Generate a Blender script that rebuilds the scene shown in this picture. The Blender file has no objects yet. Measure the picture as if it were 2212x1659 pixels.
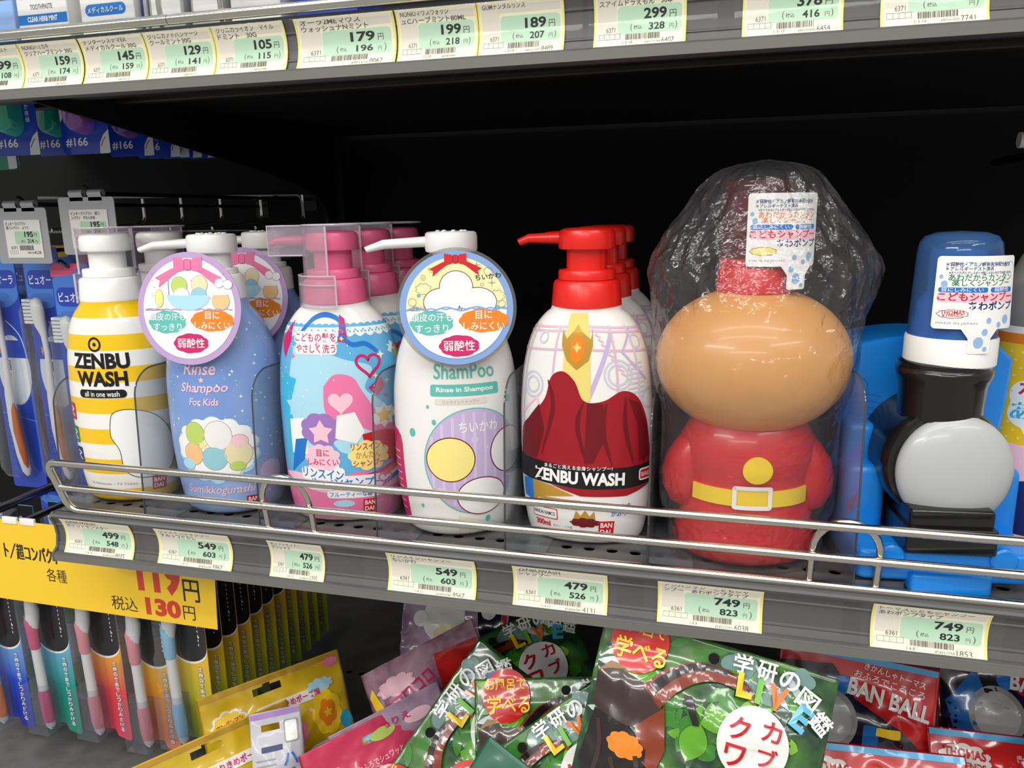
import bpy, bmesh, math, random
from mathutils import Vector, Matrix, noise
from mathutils.geometry import tessellate_polygon
R = math.radians
S = 0.001                      # every length below is written in millimetres
SC = bpy.context.scene
COL = SC.collection
random.seed(7)

# ------------------------------------------------------------------ camera
YAW, PITCH, ROLL = R(15.1755), R(12.365), R(-0.9256)
fwd = Vector((-math.sin(YAW)*math.cos(PITCH), math.cos(YAW)*math.cos(PITCH), -math.sin(PITCH)))
rgt = Vector((math.cos(YAW), math.sin(YAW), 0))
upv = rgt.cross(fwd)
r2 = rgt*math.cos(ROLL)+upv*math.sin(ROLL)
u2 = upv*math.cos(ROLL)-rgt*math.sin(ROLL)
cd = bpy.data.cameras.new('camera'); cam = bpy.data.objects.new('camera', cd); COL.objects.link(cam)
cd.sensor_width = 36.0; cd.lens = 1673.2/2212*36; cd.clip_start = .02; cd.clip_end = 50
mt = Matrix((r2, u2, -fwd)).transposed().to_4x4()
mt.translation = Vector((473.144, -428.156, 196.191))*S
cam.matrix_world = mt
SC.camera = cam

# ------------------------------------------------------------------ world, lamps, exposure
SC.view_settings.view_transform = 'Standard'; SC.view_settings.look = 'None'
SC.view_settings.gamma = 1; SC.view_settings.use_curve_mapping = False
SC.view_settings.exposure = -0.2
SC.cycles.transparent_max_bounces = 24
SC.cycles.max_bounces = 8
w = bpy.data.worlds.new('store'); SC.world = w; w.use_nodes = True
nt = w.node_tree; nt.nodes.clear()
tc = nt.nodes.new('ShaderNodeTexCoord'); sx = nt.nodes.new('ShaderNodeSeparateXYZ')
mr = nt.nodes.new('ShaderNodeMapRange'); cr = nt.nodes.new('ShaderNodeValToRGB')
bg = nt.nodes.new('ShaderNodeBackground'); wo = nt.nodes.new('ShaderNodeOutputWorld')
nt.links.new(tc.outputs['Generated'], sx.inputs[0]); nt.links.new(sx.outputs['Z'], mr.inputs[0])
mr.inputs[1].default_value = -1; mr.inputs[2].default_value = 1
cr.color_ramp.elements[0].position = .30; cr.color_ramp.elements[0].color = (.58, .56, .53, 1)
cr.color_ramp.elements[1].position = .85; cr.color_ramp.elements[1].color = (.80, .80, .79, 1)
e_ = cr.color_ramp.elements.new(.52); e_.color = (.50, .49, .47, 1)
nt.links.new(mr.outputs[0], cr.inputs[0]); nt.links.new(cr.outputs[0], bg.inputs[0])
bg.inputs[1].default_value = 0.85
nt.links.new(bg.outputs[0], wo.inputs[0])
def lamp(name, loc, rot, sx_, sy_, power):
    ld = bpy.data.lights.new(name, 'AREA'); ld.shape = 'RECTANGLE'; ld.size = sx_; ld.size_y = sy_; ld.energy = power
    ld.color = (1.0, .975, .93)
    o = bpy.data.objects.new(name, ld); COL.objects.link(o); o.location = loc; o.rotation_euler = rot
# two fluorescent ceiling tubes over the aisle, then unseen lamps added for effect
lamp('overhead_lamp', (.35, -.80, 1.95), (R(20), 0, 0), 2.6, .12, 17)
lamp('overhead_lamp', (.35, -1.60, 2.0), (R(36), 0, 0), 2.6, .16, 20)
lamp('overhead_lamp', (-1.5, -2.6, 1.95), (R(50), 0, R(-28)), 2.2, .16, 44)  # added lamp, brightens the packs hanging in the left bay

lamp('overhead_lamp', (2.3, -1.9, 1.95), (R(42), 0, R(40)), 2.0, .12, 20)  # added lamp at the right, gives rim glints on film and bottles
lamp('overhead_lamp', (.3, -4.2, 2.0), (R(64), 0, 0), 3.0, .2, 40)  # added far lamp, low angle, for more glints

# ------------------------------------------------------------------ materials
def lin(c):
    c = c/255
    return c/12.92 if c <= .04045 else ((c+.055)/1.055)**2.4
def rgb(r, g, b): return (lin(r), lin(g), lin(b), 1)
M = {}
def mat(name, c, rough=.4, metal=0, coat=0, spec=.5, alpha=1, emis=None):
    m = bpy.data.materials.new(name); m.use_nodes = True
    p = m.node_tree.nodes['Principled BSDF']
    p.inputs['Base Color'].default_value = rgb(*c); p.inputs['Roughness'].default_value = rough
    p.inputs['Metallic'].default_value = metal; p.inputs['Coat Weight'].default_value = coat
    p.inputs['Coat Roughness'].default_value = .08
    p.inputs['Specular IOR Level'].default_value = spec; p.inputs['Alpha'].default_value = alpha
    M[name] = m; return m
def nd(m, t, **k):
    n = m.node_tree.nodes.new(t)
    for a, b in k.items(): setattr(n, a, b)
    return n
def lk(m, a, b): m.node_tree.links.new(a, b)
def bump_noise(m, scale, strength, detail=3, dist=.0005):
    p = m.node_tree.nodes['Principled BSDF']
    t = nd(m, 'ShaderNodeTexCoord'); n = nd(m, 'ShaderNodeTexNoise'); b = nd(m, 'ShaderNodeBump')
    n.inputs['Scale'].default_value = scale; n.inputs['Detail'].default_value = detail
    b.inputs['Strength'].default_value = strength; b.inputs['Distance'].default_value = dist
    lk(m, t.outputs['Object'], n.inputs['Vector']); lk(m, n.outputs['Fac'], b.inputs['Height']); lk(m, b.outputs[0], p.inputs['Normal'])
def mottle(m, c1, c2, scale, detail=4, lo=.4, hi=.6, stretch=(1, 1, 1)):
    p = m.node_tree.nodes['Principled BSDF']
    t = nd(m, 'ShaderNodeTexCoord'); mp = nd(m, 'ShaderNodeMapping'); n = nd(m, 'ShaderNodeTexNoise'); r = nd(m, 'ShaderNodeValToRGB')
    mp.inputs['Scale'].default_value = stretch
    n.inputs['Scale'].default_value = scale; n.inputs['Detail'].default_value = detail
    r.color_ramp.elements[0].position = lo; r.color_ramp.elements[0].color = rgb(*c1)
    r.color_ramp.elements[1].position = hi; r.color_ramp.elements[1].color = rgb(*c2)
    lk(m, t.outputs['Object'], mp.inputs[0]); lk(m, mp.outputs[0], n.inputs['Vector']); lk(m, n.outputs['Fac'], r.inputs[0]); lk(m, r.outputs[0], p.inputs['Base Color'])
    return r
def clear(name, tint=(255, 255, 255), body=.06, bodyc=(220, 225, 230), rough=.05, bump=0, bscale=60, gl=.05, fres=.6, crumple=0):
    """thin clear plastic: transparent + a little diffuse body + fresnel gloss"""
    m = bpy.data.materials.new(name); m.use_nodes = True; t = m.node_tree; t.nodes.clear()
    out = nd(m, 'ShaderNodeOutputMaterial'); tr = nd(m, 'ShaderNodeBsdfTransparent'); df = nd(m, 'ShaderNodeBsdfDiffuse')
    gg = nd(m, 'ShaderNodeBsdfGlossy'); m1 = nd(m, 'ShaderNodeMixShader'); m2 = nd(m, 'ShaderNodeMixShader'); fr = nd(m, 'ShaderNodeLayerWeight')
    pw = nd(m, 'ShaderNodeMath', operation='POWER'); ad = nd(m, 'ShaderNodeMath', operation='MULTIPLY_ADD'); ad.use_clamp = True
    tr.inputs[0].default_value = rgb(*tint); df.inputs[0].default_value = rgb(*bodyc); gg.inputs['Roughness'].default_value = rough
    fr.inputs[0].default_value = .5; pw.inputs[1].default_value = 4.5; ad.inputs[1].default_value = fres; ad.inputs[2].default_value = gl; m1.inputs[0].default_value = body
    lk(m, tr.outputs[0], m1.inputs[1]); lk(m, df.outputs[0], m1.inputs[2]); lk(m, fr.outputs['Facing'], pw.inputs[0]); lk(m, pw.outputs[0], ad.inputs[0]); lk(m, ad.outputs[0], m2.inputs[0])
    lk(m, m1.outputs[0], m2.inputs[1]); lk(m, gg.outputs[0], m2.inputs[2]); lk(m, m2.outputs[0], out.inputs[0])
    if bump:
        tcn = nd(m, 'ShaderNodeTexCoord'); n = nd(m, 'ShaderNodeTexNoise'); b = nd(m, 'ShaderNodeBump')
        n.inputs['Scale'].default_value = bscale; n.inputs['Detail'].default_value = 4
        b.inputs['Strength'].default_value = bump; b.inputs['Distance'].default_value = .002
        lk(m, tcn.outputs['Object'], n.inputs['Vector']); src = n.outputs['Fac']
        if crumple:                      # creased film: warped cells with straight folds
            vo = nd(m, 'ShaderNodeTexVoronoi'); vo.inputs['Scale'].default_value = crumple; mm = nd(m, 'ShaderNodeMix', data_type='VECTOR'); mm.inputs[0].default_value = .06
            lk(m, tcn.outputs['Object'], mm.inputs[4]); lk(m, n.outputs['Color'], mm.inputs[5]); lk(m, mm.outputs[1], vo.inputs['Vector']); src = vo.outputs['Distance']; b.inputs['Distance'].default_value = .0045
        lk(m, src, b.inputs['Height'])
        lk(m, b.outputs[0], gg.inputs['Normal']); lk(m, b.outputs[0], fr.inputs['Normal'])
    M[name] = m; return m

# ------------------------------------------------------------------ mesh builder
class MB:
    def __init__(s): s.v = []; s.f = []; s.m = []; s.sm = []; s.mats = []; s.lay = 0
    def add(s, vs, fs, m, smooth=True):
        m = M[m] if isinstance(m, str) else m
        if m not in s.mats: s.mats.append(m)
        k = s.mats.index(m); b = len(s.v)
        s.v.extend([tuple(q) for q in vs])
        for f in fs:
            s.f.append([i+b for i in f]); s.m.append(k); s.sm.append(smooth)
    def xf(s, mtx, i0=0):
        for i in range(i0, len(s.v)): s.v[i] = tuple(mtx @ Vector(s.v[i]))
def mesh_of(name, mb, sharp=38):
    me = bpy.data.meshes.new(name)
    me.from_pydata([(a*S, b*S, c*S) for a, b, c in mb.v], [], mb.f)
    for m in mb.mats: me.materials.append(m)
    me.polygons.foreach_set('material_index', mb.m); me.polygons.foreach_set('use_smooth', mb.sm)
    me.update()
    if sharp: me.set_sharp_from_angle(angle=R(sharp))
    return me
def ob(name, mb, parent=None, sharp=38, label=None):
    o = bpy.data.objects.new(name, mesh_of(name, mb, sharp)); COL.objects.link(o)
    if parent: o.parent = parent
    if label: o['label'] = label
    return o
def tag(o, label, cat, group=None, kind=None):
    o['label'] = label; o['category'] = cat
    if group: o['group'] = group
    if kind: o['kind'] = kind
    return o
def thing(name, label, cat, loc=(0, 0, 0), rz=0, group=None, rot=None):
    o = bpy.data.objects.new(name, None); COL.objects.link(o); o.empty_display_size = .02
    o.location = Vector(loc)*S; o.rotation_euler = rot if rot else (0, 0, R(rz))
    return tag(o, label, cat, group)
def structure(name, mb, label, cat='structure'):
    o = ob(name, mb); o['kind'] = 'structure'; o['label'] = label; o['category'] = cat
    return o
def dup(o, parent=None):
    c = o.copy(); COL.objects.link(c)
    if parent: c.parent = parent
    for ch in list(o.children): dup(ch, c)
    return c
def place(o, loc, rz=None, label=None, group=None):
    o.location = Vector(loc)*S
    if rz is not None: o.rotation_euler = (0, 0, R(rz))
    if label: o['label'] = label
    if group: o['group'] = group
    return o

def ring(a, b, z, n=48, cx=0, cy=0):
    return [(cx+a*math.sin(2*math.pi*i/n), cy-b*math.cos(2*math.pi*i/n), z) for i in range(n)]
def loft(mb, rings, m, cap0=True, cap1=True, smooth=True, closed=True):
    n = len(rings[0]); vs = [p for r_ in rings for p in r_]; fs = []
    for j in range(len(rings)-1):
        for i in range(n if closed else n-1):
            k = (i+1) % n
            fs.append((j*n+i, j*n+k, (j+1)*n+k, (j+1)*n+i))
    if cap0: fs.append(tuple(reversed(range(n))))
    if cap1: fs.append(tuple(range((len(rings)-1)*n, len(rings)*n)))
    mb.add(vs, fs, m, smooth)
def lathe(mb, prof, m, n=48, cx=0, cy=0, cap0=True, cap1=True, ky=1):
    loft(mb, [ring(r_, r_*ky, z, n, cx, cy) for r_, z in prof], m, cap0, cap1)
def rrect(x0, y0, x1, y1, r_, k=6):
    r_ = min(r_, (x1-x0)/2-1e-4, (y1-y0)/2-1e-4); out = []
    if r_ <= 0: return [(x0, y0), (x1, y0), (x1, y1), (x0, y1)]
    for cx, cy, a0 in ((x1-r_, y0+r_, -90), (x1-r_, y1-r_, 0), (x0+r_, y1-r_, 90), (x0+r_, y0+r_, 180)):
        for i in range(k+1):
            a = R(a0+90*i/k); out.append((cx+r_*math.cos(a), cy+r_*math.sin(a)))
    return out
def box(mb, x0, x1, y0, y1, z0, z1, m, r_=0, rv=0):
    """box with rounded vertical edges r_ and softened top and bottom rv"""
    if r_ == 0 and rv == 0:
        v = [(x, y, z) for z in (z0, z1) for x, y in ((x0, y0), (x1, y0), (x1, y1), (x0, y1))]
        mb.add(v, [(3, 2, 1, 0), (4, 5, 6, 7), (0, 1, 5, 4), (1, 2, 6, 5), (2, 3, 7, 6), (3, 0, 4, 7)], m, False); return
    sec = []
    def q(d, z): sec.append([(x, y, z) for x, y in rrect(x0+d, y0+d, x1-d, y1-d, max(r_-d, .05))])
    if rv:
        for i in range(5):
            a = R(90*i/4); q(rv*(1-math.sin(a)), z0+rv*(1-math.cos(a)))
        for i in range(5):
            a = R(90*i/4); q(rv*(1-math.cos(a)), z1-rv+rv*math.sin(a))
    else: q(0, z0); q(0, z1)
    loft(mb, sec, m)
def tube(mb, pts, r_, m, n=10, closed=False, caps=True):
    P = [Vector(p) for p in pts]; N = len(P); rings = []; prev = None
    for i in range(N):
        if closed: t = (P[(i+1) % N]-P[i-1])
        else: t = P[min(i+1, N-1)]-P[max(i-1, 0)]
        t.normalize()
        if prev is None:
            a = Vector((0, 0, 1)) if abs(t.z) < .9 else Vector((1, 0, 0)); nrm = t.cross(a).normalized()
        else: nrm = (prev-t*prev.dot(t)).normalized()
        prev = nrm; bn = t.cross(nrm)
        rr = r_[i] if isinstance(r_, (list, tuple)) else r_
        rings.append([tuple(P[i]+nrm*rr*math.cos(2*math.pi*k/n)+bn*rr*math.sin(2*math.pi*k/n)) for k in range(n)])
    if closed:
        rings.append(rings[0]); loft(mb, rings, m, False, False)
    else: loft(mb, rings, m, caps, caps)
def arc_pts(pts, rad, k=6):
    """round the corners of a polyline"""
    P = [Vector(p) for p in pts]; out = [P[0]]
    for i in range(1, len(P)-1):
        a, b, c = P[i-1], P[i], P[i+1]; d1 = (a-b); d2 = (c-b); l = min(rad, d1.length*.49, d2.length*.49)
        p0 = b+d1.normalized()*l; p2 = b+d2.normalized()*l
        for j in range(k+1):
            t = j/k; out.append(p0*(1-t)**2+b*2*t*(1-t)+p2*t*t)
    out.append(P[-1]); return [tuple(p) for p in out]
def extrude(mb, poly, f0, f1, m, smooth=False):
    """poly of (u,v); f0 and f1 turn (u,v) into the two end faces"""
    n = len(poly); vs = [f0(u, v) for u, v in poly]+[f1(u, v) for u, v in poly]
    tri = tessellate_polygon([[Vector((u, v, 0)) for u, v in poly]])
    fs = [(i, (i+1) % n, n+(i+1) % n, n+i) for i in range(n)]
    mb.add(vs, fs, m, smooth); mb.add(vs, [tuple(t) for t in tri]+[tuple(n+i for i in reversed(t)) for t in tri], m, False)

# ------------------------------------------------------------------ flat shapes and lettering laid on a surface
def ell(cx, cy, rx, ry=None, n=40, rot=0):
    ry = rx if ry is None else ry; c, s_ = math.cos(R(rot)), math.sin(R(rot)); o = []
    for i in range(n):
        a = 2*math.pi*i/n; x, y = rx*math.cos(a), ry*math.sin(a); o.append((cx+x*c-y*s_, cy+x*s_+y*c))
    return o
def rect(x0, y0, x1, y1): return [(x0, y0), (x1, y0), (x1, y1), (x0, y1)]
def star(cx, cy, r_, n=5, k=.45, rot=90):
    return [(cx+(r_ if i % 2 == 0 else r_*k)*math.cos(R(rot+180*i/n)), cy+(r_ if i % 2 == 0 else r_*k)*math.sin(R(rot+180*i/n))) for i in range(2*n)]
def scallop(cx, cy, rx, ry, k=9, amp=.12, n=90, rot=0):
    o = []
    for i in range(n):
        a = 2*math.pi*i/n; f = 1-amp+amp*abs(math.sin(k*a/2+rot)); o.append((cx+rx*f*math.cos(a), cy+ry*f*math.sin(a)))
    return o
def heart(cx, cy, s_):
    o = []
    for i in range(36):
        t = 2*math.pi*i/36
        o.append((cx+s_*math.sin(t)**3, cy+s_*(13*math.cos(t)-5*math.cos(2*t)-2*math.cos(3*t)-math.cos(4*t))/16))
    return o
def leaf(cx, cy, l, w_, ang, n=10):
    c, s_ = math.cos(R(ang)), math.sin(R(ang)); o = []
    for i in range(n+1): o.append((l*i/n, w_*math.sin(math.pi*i/n)**.8))
    for i in range(n-1, 0, -1): o.append((l*i/n, -w_*math.sin(math.pi*i/n)**.8))
    return [(cx+x*c-y*s_, cy+x*s_+y*c) for x, y in o]
def stroke(pts, w_, closed=False):
    """list of quads along a polyline"""
    n = len(pts); L = []; out = []
    ws = w_ if isinstance(w_, (list, tuple)) else [w_]*n
    for i in range(n):
        if closed: a, b = pts[i-1], pts[(i+1) % n]
        else: a, b = pts[max(i-1, 0)], pts[min(i+1, n-1)]
        dx, dy = b[0]-a[0], b[1]-a[1]; d = math.hypot(dx, dy) or 1
        L.append(((pts[i][0]-dy/d*ws[i]/2, pts[i][1]+dx/d*ws[i]/2), (pts[i][0]+dy/d*ws[i]/2, pts[i][1]-dx/d*ws[i]/2)))
    for i in range(n if closed else n-1):
        j = (i+1) % n; out.append([L[i][0], L[i][1], L[j][1], L[j][0]])
    return out
def curve2(pts, k=8):
    """smooth curve through 2D points"""
    P = [pts[0]]+list(pts)+[pts[-1]]; o = []
    for i in range(1, len(P)-2):
        for j in range(k):
            t = j/k; q = []
            for d in (0, 1):
                a, b, c, e = P[i-1][d], P[i][d], P[i+1][d], P[i+2][d]
                q.append(.5*(2*b+(c-a)*t+(2*a-5*b+4*c-e)*t*t+(3*b-a-3*c+e)*t**3))
            o.append(tuple(q))
    o.append(tuple(pts[-1])); return o
def tess(poly, step):
    if not step:
        return poly, [tuple(t) for t in tessellate_polygon([[Vector((u, v, 0)) for u, v in poly]])]
    bm = bmesh.new(); bm.faces.new([bm.verts.new((u, v, 0)) for u, v in poly])
    us = [p[0] for p in poly]; vs = [p[1] for p in poly]
    if len(poly) > 4: bmesh.ops.triangulate(bm, faces=bm.faces[:])
    for ax, lo, hi in ((0, min(us), max(us)), (1, min(vs), max(vs))):
        k = math.floor(lo/step)+1
        while k*step < hi:
            co = [0, 0, 0]; co[ax] = k*step; no = [0, 0, 0]; no[ax] = 1
            bmesh.ops.bisect_plane(bm, geom=bm.verts[:]+bm.edges[:]+bm.faces[:], plane_co=co, plane_no=no, dist=1e-5)
            k += 1
    bm.verts.index_update()
    o = [(q.co.x, q.co.y) for q in bm.verts], [tuple(q.index for q in f.verts) for f in bm.faces]
    bm.free(); return o
def decal(mb, poly, m, fm, off=.2, step=None):
    v, f = tess(poly, step); mb.lay = (mb.lay+1) % 50; off += mb.lay*.0012
    mb.add([fm(a, b, off) for a, b in v], f, m, True)
def decals(mb, polys, m, fm, off=.2, step=None):
    for p in polys: decal(mb, p, m, fm, off, step)
_G = {}
def glyphs(s_, bold=0, ital=0):
    k = (s_, bold, ital)
    if k not in _G:
        cu = bpy.data.curves.new('lettering', 'FONT'); cu.body = s_; cu.size = 1; cu.resolution_u = 3; cu.offset = bold; cu.shear = ital
        cu.fill_mode = 'FRONT'
        o = bpy.data.objects.new('lettering', cu); COL.objects.link(o)
        dg = bpy.context.evaluated_depsgraph_get(); me = o.evaluated_get(dg).to_mesh()
        v = [(q.co.x, q.co.y) for q in me.vertices]; f = [tuple(p.vertices) for p in me.polygons]
        o.evaluated_get(dg).to_mesh_clear(); bpy.data.objects.remove(o); bpy.data.curves.remove(cu)
        if not v: v, f = [(0, 0), (.1, 0), (0, .1)], []
        xs = [a for a, b in v]; ys = [b for a, b in v]
        _G[k] = (v, f, min(xs), max(xs), min(ys), max(ys))
    return _G[k]
def txt(mb, s_, x, y, h, m, fm, off=.2, w_=None, bold=0, ital=0, al='L', rot=0, bend=0):
    """lettering s_ with lower-left (or centre, right) at x,y; h = its full height, w_ = full width if fixed"""
    v, f, x0, x1, y0, y1 = glyphs(s_, bold, ital)
    if y1-y0 < .3: y0, y1 = 0, .75
    k = h/(y1-y0); kx = w_/(x1-x0) if w_ else k
    W_ = (x1-x0)*kx; dx = {'L': 0, 'C': -W_/2, 'R': -W_}[al]; dy = -h/2 if al == 'C' else 0
    c, s2 = math.cos(R(rot)), math.sin(R(rot)); out = []
    for a, b in v:
        p = (a-x0)*kx+dx; q = (b-y0)*k+dy
        if bend: q += bend*(1-(2*p/W_)**2)
        out.append(fm(x+p*c-q*s2, y+p*s2+q*c, off))
    mb.add(out, f, m, False)
# ------------------------------------------------------------------ common materials
mat('shelf_grey', (84, 84, 85), .42); bump_noise(M['shelf_grey'], 900, .08)
mat('deck_grey', (96, 95, 94), .36); mottle(M['deck_grey'], (90, 89, 88), (104, 103, 101), 40)
mat('lip_grey', (110, 108, 104), .5)
mat('black_steel', (13, 13, 13), .55); mat('black_panel', (9, 9, 9), .75, spec=.25)
mat('brown_steel', (30, 26, 23), .45)
mat('chrome', (212, 208, 198), .16, metal=1)
mat('dark_wire', (120, 120, 122), .25, metal=1)
mat('galvanised', (186, 188, 192), .36, metal=.5)
mat('hole_black', (4, 4, 4), .9)
clear('cover_clear', body=.01, gl=.012, rough=.05, bump=.06, bscale=30, fres=.35)
clear('acrylic', tint=(238, 240, 242), body=.10, bodyc=(205, 208, 214), gl=.03, rough=.05)
clear('acrylic_edge', tint=(120, 124, 128), body=.35, bodyc=(120, 124, 128), gl=.06, rough=.1)
mat('card_cream', (244, 238, 214), .55); mat('card_grey', (226, 218, 204), .55); mat('card_yellow', (240, 230, 128), .55); mat('card_green', (186, 220, 190), .55)
mat('ink', (22, 22, 24), .5); mat('ink_soft', (92, 88, 84), .5); mat('white', (246, 244, 240), .4)
mat('paper', (240, 238, 234), .6)

XL, XR = -420, 900
# ------------------------------------------------------------------ back wall, base deck, partition
mb = MB(); box(mb, XL-300, XR+200, 505, 515, -420, 900, 'black_panel'); structure('wall_back', mb, 'black back panel behind the shelves', 'wall')
mb = MB()
for x in (-1,):
    box(mb, x-13, x+13, 480, 505, -300, 600, 'black_steel')
    for k in range(30): box(mb, x-6, x-2, 479.4, 480.2, -280+28*k, -268+28*k, 'hole_black')
    for k in range(30): box(mb, x+2, x+6, 479.4, 480.2, -280+28*k, -268+28*k, 'hole_black')
o = ob('upright_post', mb); tag(o, 'black slotted steel upright against the back panel at the end of the bottle shelf', 'upright', kind='structure')

def holed_strip(mb, x0, x1, y0, y1, z, xs, r_, m):
    """a strip of sheet with a row of round holes; xs = hole centres"""
    cy = (y0+y1)/2; half = (xs[1]-xs[0])/2; a, b = xs[0]-half, xs[-1]+half
    fv = lambda L: [(x, y, z) for x, y in L]
    mb.add(fv([(x0, y0), (a, y0), (a, y1), (x0, y1)]), [(0, 1, 2, 3)], m, False)
    mb.add(fv([(b, y0), (x1, y0), (x1, y1), (b, y1)]), [(0, 1, 2, 3)], m, False)
    for cx in xs:
        n = 24; sq = []; ci = []
        for i in range(n):
            t = R(360*i/n); dx, dy = math.cos(t), math.sin(t); k = min(half/abs(dx) if abs(dx) > 1e-6 else 1e9, (y1-y0)/2/abs(dy) if abs(dy) > 1e-6 else 1e9)
            sq.append((cx+dx*k, cy+dy*k)); ci.append((cx+dx*r_, cy+dy*r_))
        V = fv(sq)+fv(ci)+[(x, y, z-1.2) for x, y in ci]
        F = [(i, (i+1) % n, n+(i+1) % n, n+i) for i in range(n)]+[(n+i, n+(i+1) % n, 2*n+(i+1) % n, 2*n+i) for i in range(n)]
        mb.add(V, F, m, False)
        for qx, qy in ((-1, -1), (1, -1), (1, 1), (-1, 1)):
            c = (cx+qx*half, cy+qy*(y1-y0)/2)
            near = sorted(sq, key=lambda p: (p[0]-c[0])**2+(p[1]-c[1])**2)
            p1 = [p for p in sq if abs(p[0]-c[0]) < 1e-6]; p2 = [p for p in sq if abs(p[1]-c[1]) < 1e-6]
            if p1 and p2:
                p1 = min(p1, key=lambda p: abs(p[1]-c[1])); p2 = min(p2, key=lambda p: abs(p[0]-c[0]))
                mb.add(fv([c, p1, p2]), [(0, 1, 2)], m, False)

# base deck under the bags
mb = MB()
xs = [-300+14.7*i for i in range(62)]
box(mb, XL, XR, -60, 250, -292, -290, 'deck_grey'); holed_strip(mb, XL, XR, 250, 268, -290, xs, 3.6, 'deck_grey'); box(mb, XL, XR, 268, 500, -292, -290, 'deck_grey')
box(mb, XL, XR, -60, 500, -330, -310, 'black_steel')
o = ob('base_deck', mb); tag(o, 'dark grey base deck at the bottom carrying the bath toy bags', 'shelf', kind='structure')

# the bottle shelf: deck with holes and the grey price channel on its front edge
t = thing('shelf_board', 'dark grey steel shelf board carrying the row of pump bottles', 'shelf', (0, 0, 0))
mb = MB(); xs = [16+14.7*i for i in range(59)]
holed_strip(mb, 1, XR, 22, 40, -14, xs, 3.7, 'deck_grey')
box(mb, 1, XR, 8, 22, -15.2, -14, 'deck_grey'); box(mb, -13, XR, 40, 90, -15.2, -14, 'deck_grey')
holed_strip(mb, 1, XR, 90, 108, -14, xs, 3.7, 'deck_grey'); box(mb, 1, XR, 108, 490, -15.2, -14, 'deck_grey')
box(mb, 2, XR, 12, 490, -36, -30, 'black_steel'); box(mb, 0, 1.2, 8, 480, -46, -14, 'black_steel')
ob('deck', mb, t)
PROF = [(0, -50), (-.4, -49), (-.4, -44.6), (.6, -43.6), (3.2, -43.2), (5.0, -39.2), (4.6, -38.7), (4.7, -38.1), (5.7, -37.4), (6.4, -31.5), (5.8, -24.6), (4.7, -23.9), (4.6, -23.2), (5.0, -22.6), (3.6, -19.2), (2.2, -17.8), (1.8, -16), (2.8, -14.6), (5, -14), (9, -14), (9, -17), (8.6, -19), (9.6, -31), (9, -50)]
def channel(name, z, x0, x1, parent, m='shelf_grey', endcap=True):
    mb = MB()
    extrude(mb, [(a, b+z) for a, b in PROF], lambda u, v: (x0, u, v), lambda u, v: (x1, u, v), m)
    box(mb, x0, x1, -.8, -.1, z-50, z-44.8, 'lip_grey')
    if endcap: extrude(mb, [(-1, z-50.5), (11, z-50.5), (12, z-14), (4, z-13.4), (1.2, z-17), (4.4, z-24), (5.4, z-32), (4, z-40), (-.6, z-44)], lambda u, v: (x0-2, u, v), lambda u, v: (x0, u, v), 'shelf_grey')
    return ob(name, mb, parent)
channel('price_channel', 0, 3, XR, t)
def cover(parent, z, x0, x1):
    """clear strip clipped over the channel"""
    mb = MB(); pr = [(1.0, -43.2), (.6, -40), (2.4, -32), (2.0, -24), (.6, -19), (1.0, -17.0)]
    N = max(2, int((x1-x0)/8)); vs = []; fs = []
    for i in range(N+1):
        x = x0+(x1-x0)*i/N
        for a, b in pr:
            q = noise.noise(Vector((x*.03, b*.05, z*.1+3)))*.35
            vs.append((x, a-1.3+q, b+z))
    k = len(pr)
    for i in range(N):
        for j in range(k-1): fs.append((i*k+j, i*k+j+1, (i+1)*k+j+1, (i+1)*k+j))
    mb.add(vs, fs, 'cover_clear', True)
    return ob('clear_cover', mb, parent)
for a, b in ((4, 78), (84, 152), (176, 226), (254, 330), (334, 420), (436, 546), (556, 626)): cover(t, 0, a, b)

# the upper shelf
t2 = thing('shelf_board', 'grey shelf board above, with the long strip of price cards along its edge', 'shelf', (0, 0, 0))
mb = MB(); ZU = 324
box(mb, XL, XR, 9, 490, ZU-15.2, ZU-14, 'deck_grey'); box(mb, XL, XR, 34, 490, ZU-30, ZU-27, 'black_steel')
for y, z0 in ((14, 277), (34, 281), (70, 284), (120, 287)):
    box(mb, XL, XR, y, y+10, z0, ZU-20, 'brown_steel', rv=1.5)
ob('deck', mb, t2)
channel('price_channel', ZU, XL, XR, t2, endcap=False)
for a, b in ((-200, 224), (229, 398), (401, 466), (474, 600), (604, 700)): cover(t2, ZU, a, b)
# tapering brackets
def bracket(name, pts, x, label):
    mb = MB(); extrude(mb, pts, lambda u, v: (x-1.5, u, v), lambda u, v: (x+1.5, u, v), 'black_panel')
    o = ob(name, mb); return tag(o, label, 'bracket', 'shelf brackets')
up = curve2([(492, 140), (470, 185), (431, 223), (340, 242), (233, 256), (120, 270), (44, 279)], 6)
bracket('shelf_bracket', up+[(30, 296), (490, 296)], -1.5, 'black tapering bracket under the upper shelf, beside the interdental brushes')
lo = curve2([(492, -190), (470, -140), (431, -100), (340, -80), (233, -66), (120, -54), (20, -48)], 6)
bracket('shelf_bracket', lo+[(12, -38), (490, -38)], 4, 'black tapering bracket under the bottle shelf, behind the yellow sale sign')
mb = MB(); extrude(mb, [(120, -288), (490, -288), (490, -60), (300, -90)], lambda u, v: (74, u, v), lambda u, v: (77, u, v), 'black_panel')
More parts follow.
